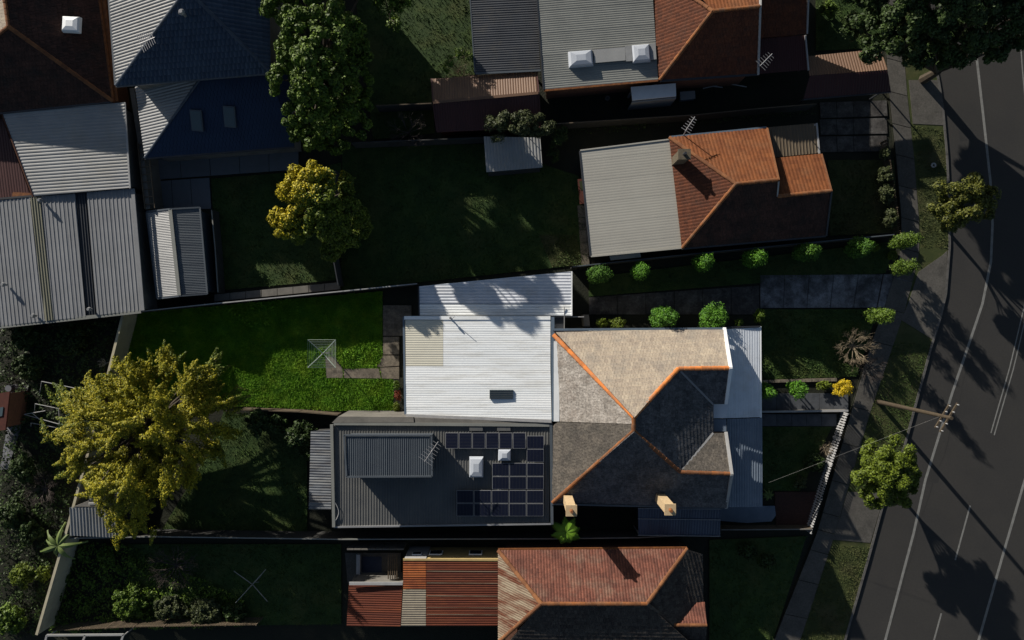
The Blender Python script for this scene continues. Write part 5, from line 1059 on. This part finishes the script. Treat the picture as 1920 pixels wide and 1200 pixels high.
# fern / banana style plants
def frond_plant(name, label, cat, px, py, z, fronds, m, w=.22, pinn=True, trunk_m='bark'):
    c = P(px, py, z); t = thing(name, label, cat, (c.x, c.y, 0)); tube('trunk', (c.x, c.y, 0), c, .12, .09, trunk_m, t, 8)
    for ang, L, dr_ in fronds:
        a = math.radians(ang); d = Vector((math.cos(a), math.sin(a), 0)); s = Vector((-d.y, d.x, 0)); V, F, R = [], [], []; n = 12; 
        for i in range(n + 1):
            u = i / n; p = c + d * (L * u) + Vector((0, 0, .35 * math.sin(u * 2.2) * L * .5 - dr_ * u * u)); ww = w * math.sin(min(1, u * 1.15 + .12) * math.pi * .93) ** .7 + .015
            V += [p + s * ww - Vector((0, 0, .07)), p, p - s * ww - Vector((0, 0, .07))]
        if pinn:
            V2, F2 = [], []
            for i in range(26):
                u = (i + .5) / 26; p = c + d * (L * u) + Vector((0, 0, .35 * math.sin(u * 2.2) * L * .5 - dr_ * u * u)); ww = w * 1.9 * math.sin(min(1, u + .1) * math.pi * .95) ** .8 + .03
                for sg in (-1, 1):
                    b0 = len(V2); tip = p + s * sg * ww + d * .12 - Vector((0, 0, .08)); V2 += [p - d * .045, p + d * .045, tip]; F2.append((b0, b0 + 1, b0 + 2))
            mk('frond', V2, F2, m, t, rnd=[rs.random() * .6 + .4] * len(F2))
        else:
            for i in range(n): k = 3 * i; F += [(k, k + 3, k + 4, k + 1), (k + 1, k + 4, k + 5, k + 2)]
            mk('leaf', V, F, m, t, rnd=[rs.random()] * len(F))
    return t
frond_plant('banana_plant', 'banana plant with pale long leaves by the cream wall', 'plant', 108, 1024, 2.2, [(80, 1.7, .7), (135, 1.5, .6), (200, 1.8, .8), (245, 1.1, .8), (-55, 1.5, .9), (5, 1.9, .9), (50, 1.4, .7), (165, 1.2, .6)], 'leaf_banana', .17, False)
frond_plant('tree_fern', 'bright green tree fern between the solar roof and red tiles', 'tree fern', 1062, 998, 3.0, [(10, 1.0, .5), (55, 1.1, .5), (95, 1.0, .5), (150, 1.3, .6), (200, 1.1, .6), (250, 1.0, .6), (290, .9, .5), (330, 1.1, .5), (75, .7, .3), (220, .8, .3), (-10, .7, .3)], 'leaf_fern', .17, True)
frond_plant('flax_plant', 'pale green strappy plant at the end of the blue verandah', 'plant', 1441, 928, .7, [(i * 30 + (i % 3) * 8, .5, .25) for i in range(12)], 'leaf_banana', .07, False)
# hedge inside the metal front fence
for i, (px, py, r_, s_) in enumerate(((1655, 330, 20, 'nearest the driveway'), (1660, 365, 22, 'middle of three'), (1668, 408, 20, 'nearest the row of clipped bushes'), (1660, 285, 14, 'smallest, at the driveway edge'))):
    bush('loose green shrub inside the metal front fence, ' + s_, px, py, r_, 1.5, 'leaf_grey', .8, 1.1, group='shrubs inside the metal front fence', leaf=.08)
# garden bed by the white roof
bush('small red leaved shrub in the bed by the white roof', 746, 742, 11, .8, 'leaf_red', .7, 1.2); bush('green shrub at the top of the bed by the white roof', 744, 722, 10, .8, 'leaf_mid', .7, 1.1); bush('green shrub at the bottom of the bed by the white roof', 743, 763, 11, .8, 'leaf_street', .7, 1.1)
# dark shrubs next to the golden tree and lean-to
for i, (px, py, r_, hh, m_, s_) in enumerate(((480, 790, 30, 2.2, 'leaf_dark', 'dark shrub just below the bright lawn, left of two'), (520, 795, 24, 1.8, 'leaf_dark', 'dark shrub just below the bright lawn, right of two'), (560, 815, 34, 2.6, 'leaf_dark', 'wide dark leafy shrub left of the weathered lean-to'), (585, 850, 24, 2.0, 'leaf_dark', 'dark shrub pressed against the weathered lean-to'),
        (45, 690, 34, 1.2, 'leaf_dark', 'low leafy shrub around the pale pots'), (40, 630, 34, 1.0, 'leaf_dark', 'low leafy shrub below the ribbed workshop'), (130, 640, 36, 1.0, 'leaf_dark', 'low dark shrub below the workshop gutter'), (40, 880, 30, 1.6, 'leaf_dark', 'dark shrub beside the yard path'), (25, 960, 34, 1.4, 'leaf_dark', 'large low shrub at the left edge above the banana plant'),
        (55, 1000, 26, 1.2, 'leaf_dark', 'leafy shrub left of the banana plant'), (40, 1080, 30, 1.6, 'leaf_street', 'yellow green shrub below the banana plant'), (80, 1075, 18, 1.3, 'leaf_street', 'small yellow green shrub against the cream wall'), (25, 1165, 34, 1.4, 'leaf_mid', 'shrub in the bottom left corner'),
        (240, 1130, 40, 1.2, 'leaf_mid', 'spreading green shrub on the bottom yard fence, left'), (310, 1140, 34, 1.3, 'leaf_grey', 'pale leafed shrub in the middle of the bottom yard fence'), (380, 1145, 38, 1.3, 'leaf_grey', 'pale leafed shrub near the bare clothes hoist'), (440, 1150, 28, 1.1, 'leaf_dark', 'dark low shrub right of the pale leafed shrubs'),
        (200, 1050, 20, 1.0, 'leaf_mid', 'small shrub between the wall and the brown bare tree'), (1400, 1030, 20, .7, 'leaf_dark', 'sprawling weed clump in the dark front yard, left'), (1440, 1050, 18, .6, 'leaf_dark', 'sprawling weed clump in the dark front yard, right'), (1555, 15, 18, 1.6, 'leaf_mid', 'small shrub beside the terracotta house front'), (1530, 870, 22, .9, 'leaf_dark', 'dark leafy clump behind the picket fence'), (1500, 905, 14, .8, 'leaf_grey', 'small pale clump beside the red gravel'), (1640, 462, 12, .8, 'leaf_street', 'small yellow green clump left of the corner hedge'), (1672, 478, 12, .7, 'leaf_street', 'small clump between the two gateway hedge bushes'))):
    bush(s_, px, py, r_, hh, m_, leaf=.11, dens=.8, group='garden shrubs')
cover('low tangled plants left of the cream wall', [(0, 615), (225, 600), (120, 1000), (70, 1190), (0, 1200)], 'leaf_dark', 110, .6)
cover('low leafy plants in the bottom left yard', [(130, 1015), (240, 1020), (460, 1120), (460, 1170), (90, 1185)], 'leaf_mid', 150, .5)
cover('leafy weeds along the top of the bright lawn', [(420, 570), (560, 558), (560, 600), (440, 620)], 'lawn_bright', 60, .3, .08)
cover('ferny ground plants along the dark side fence', [(1040, 236), (1300, 220), (1530, 200), (1530, 215), (1300, 236), (1050, 256)], 'leaf_dark', 60, .3, .08)
cover('weeds around the clothes hoist path', [(640, 655), (714, 652), (712, 684), (655, 688)], 'lawn_bright', 70, .25, .07)
print('objects', len(bpy.data.objects), 'faces', sum(len(m.polygons) for m in bpy.data.meshes))
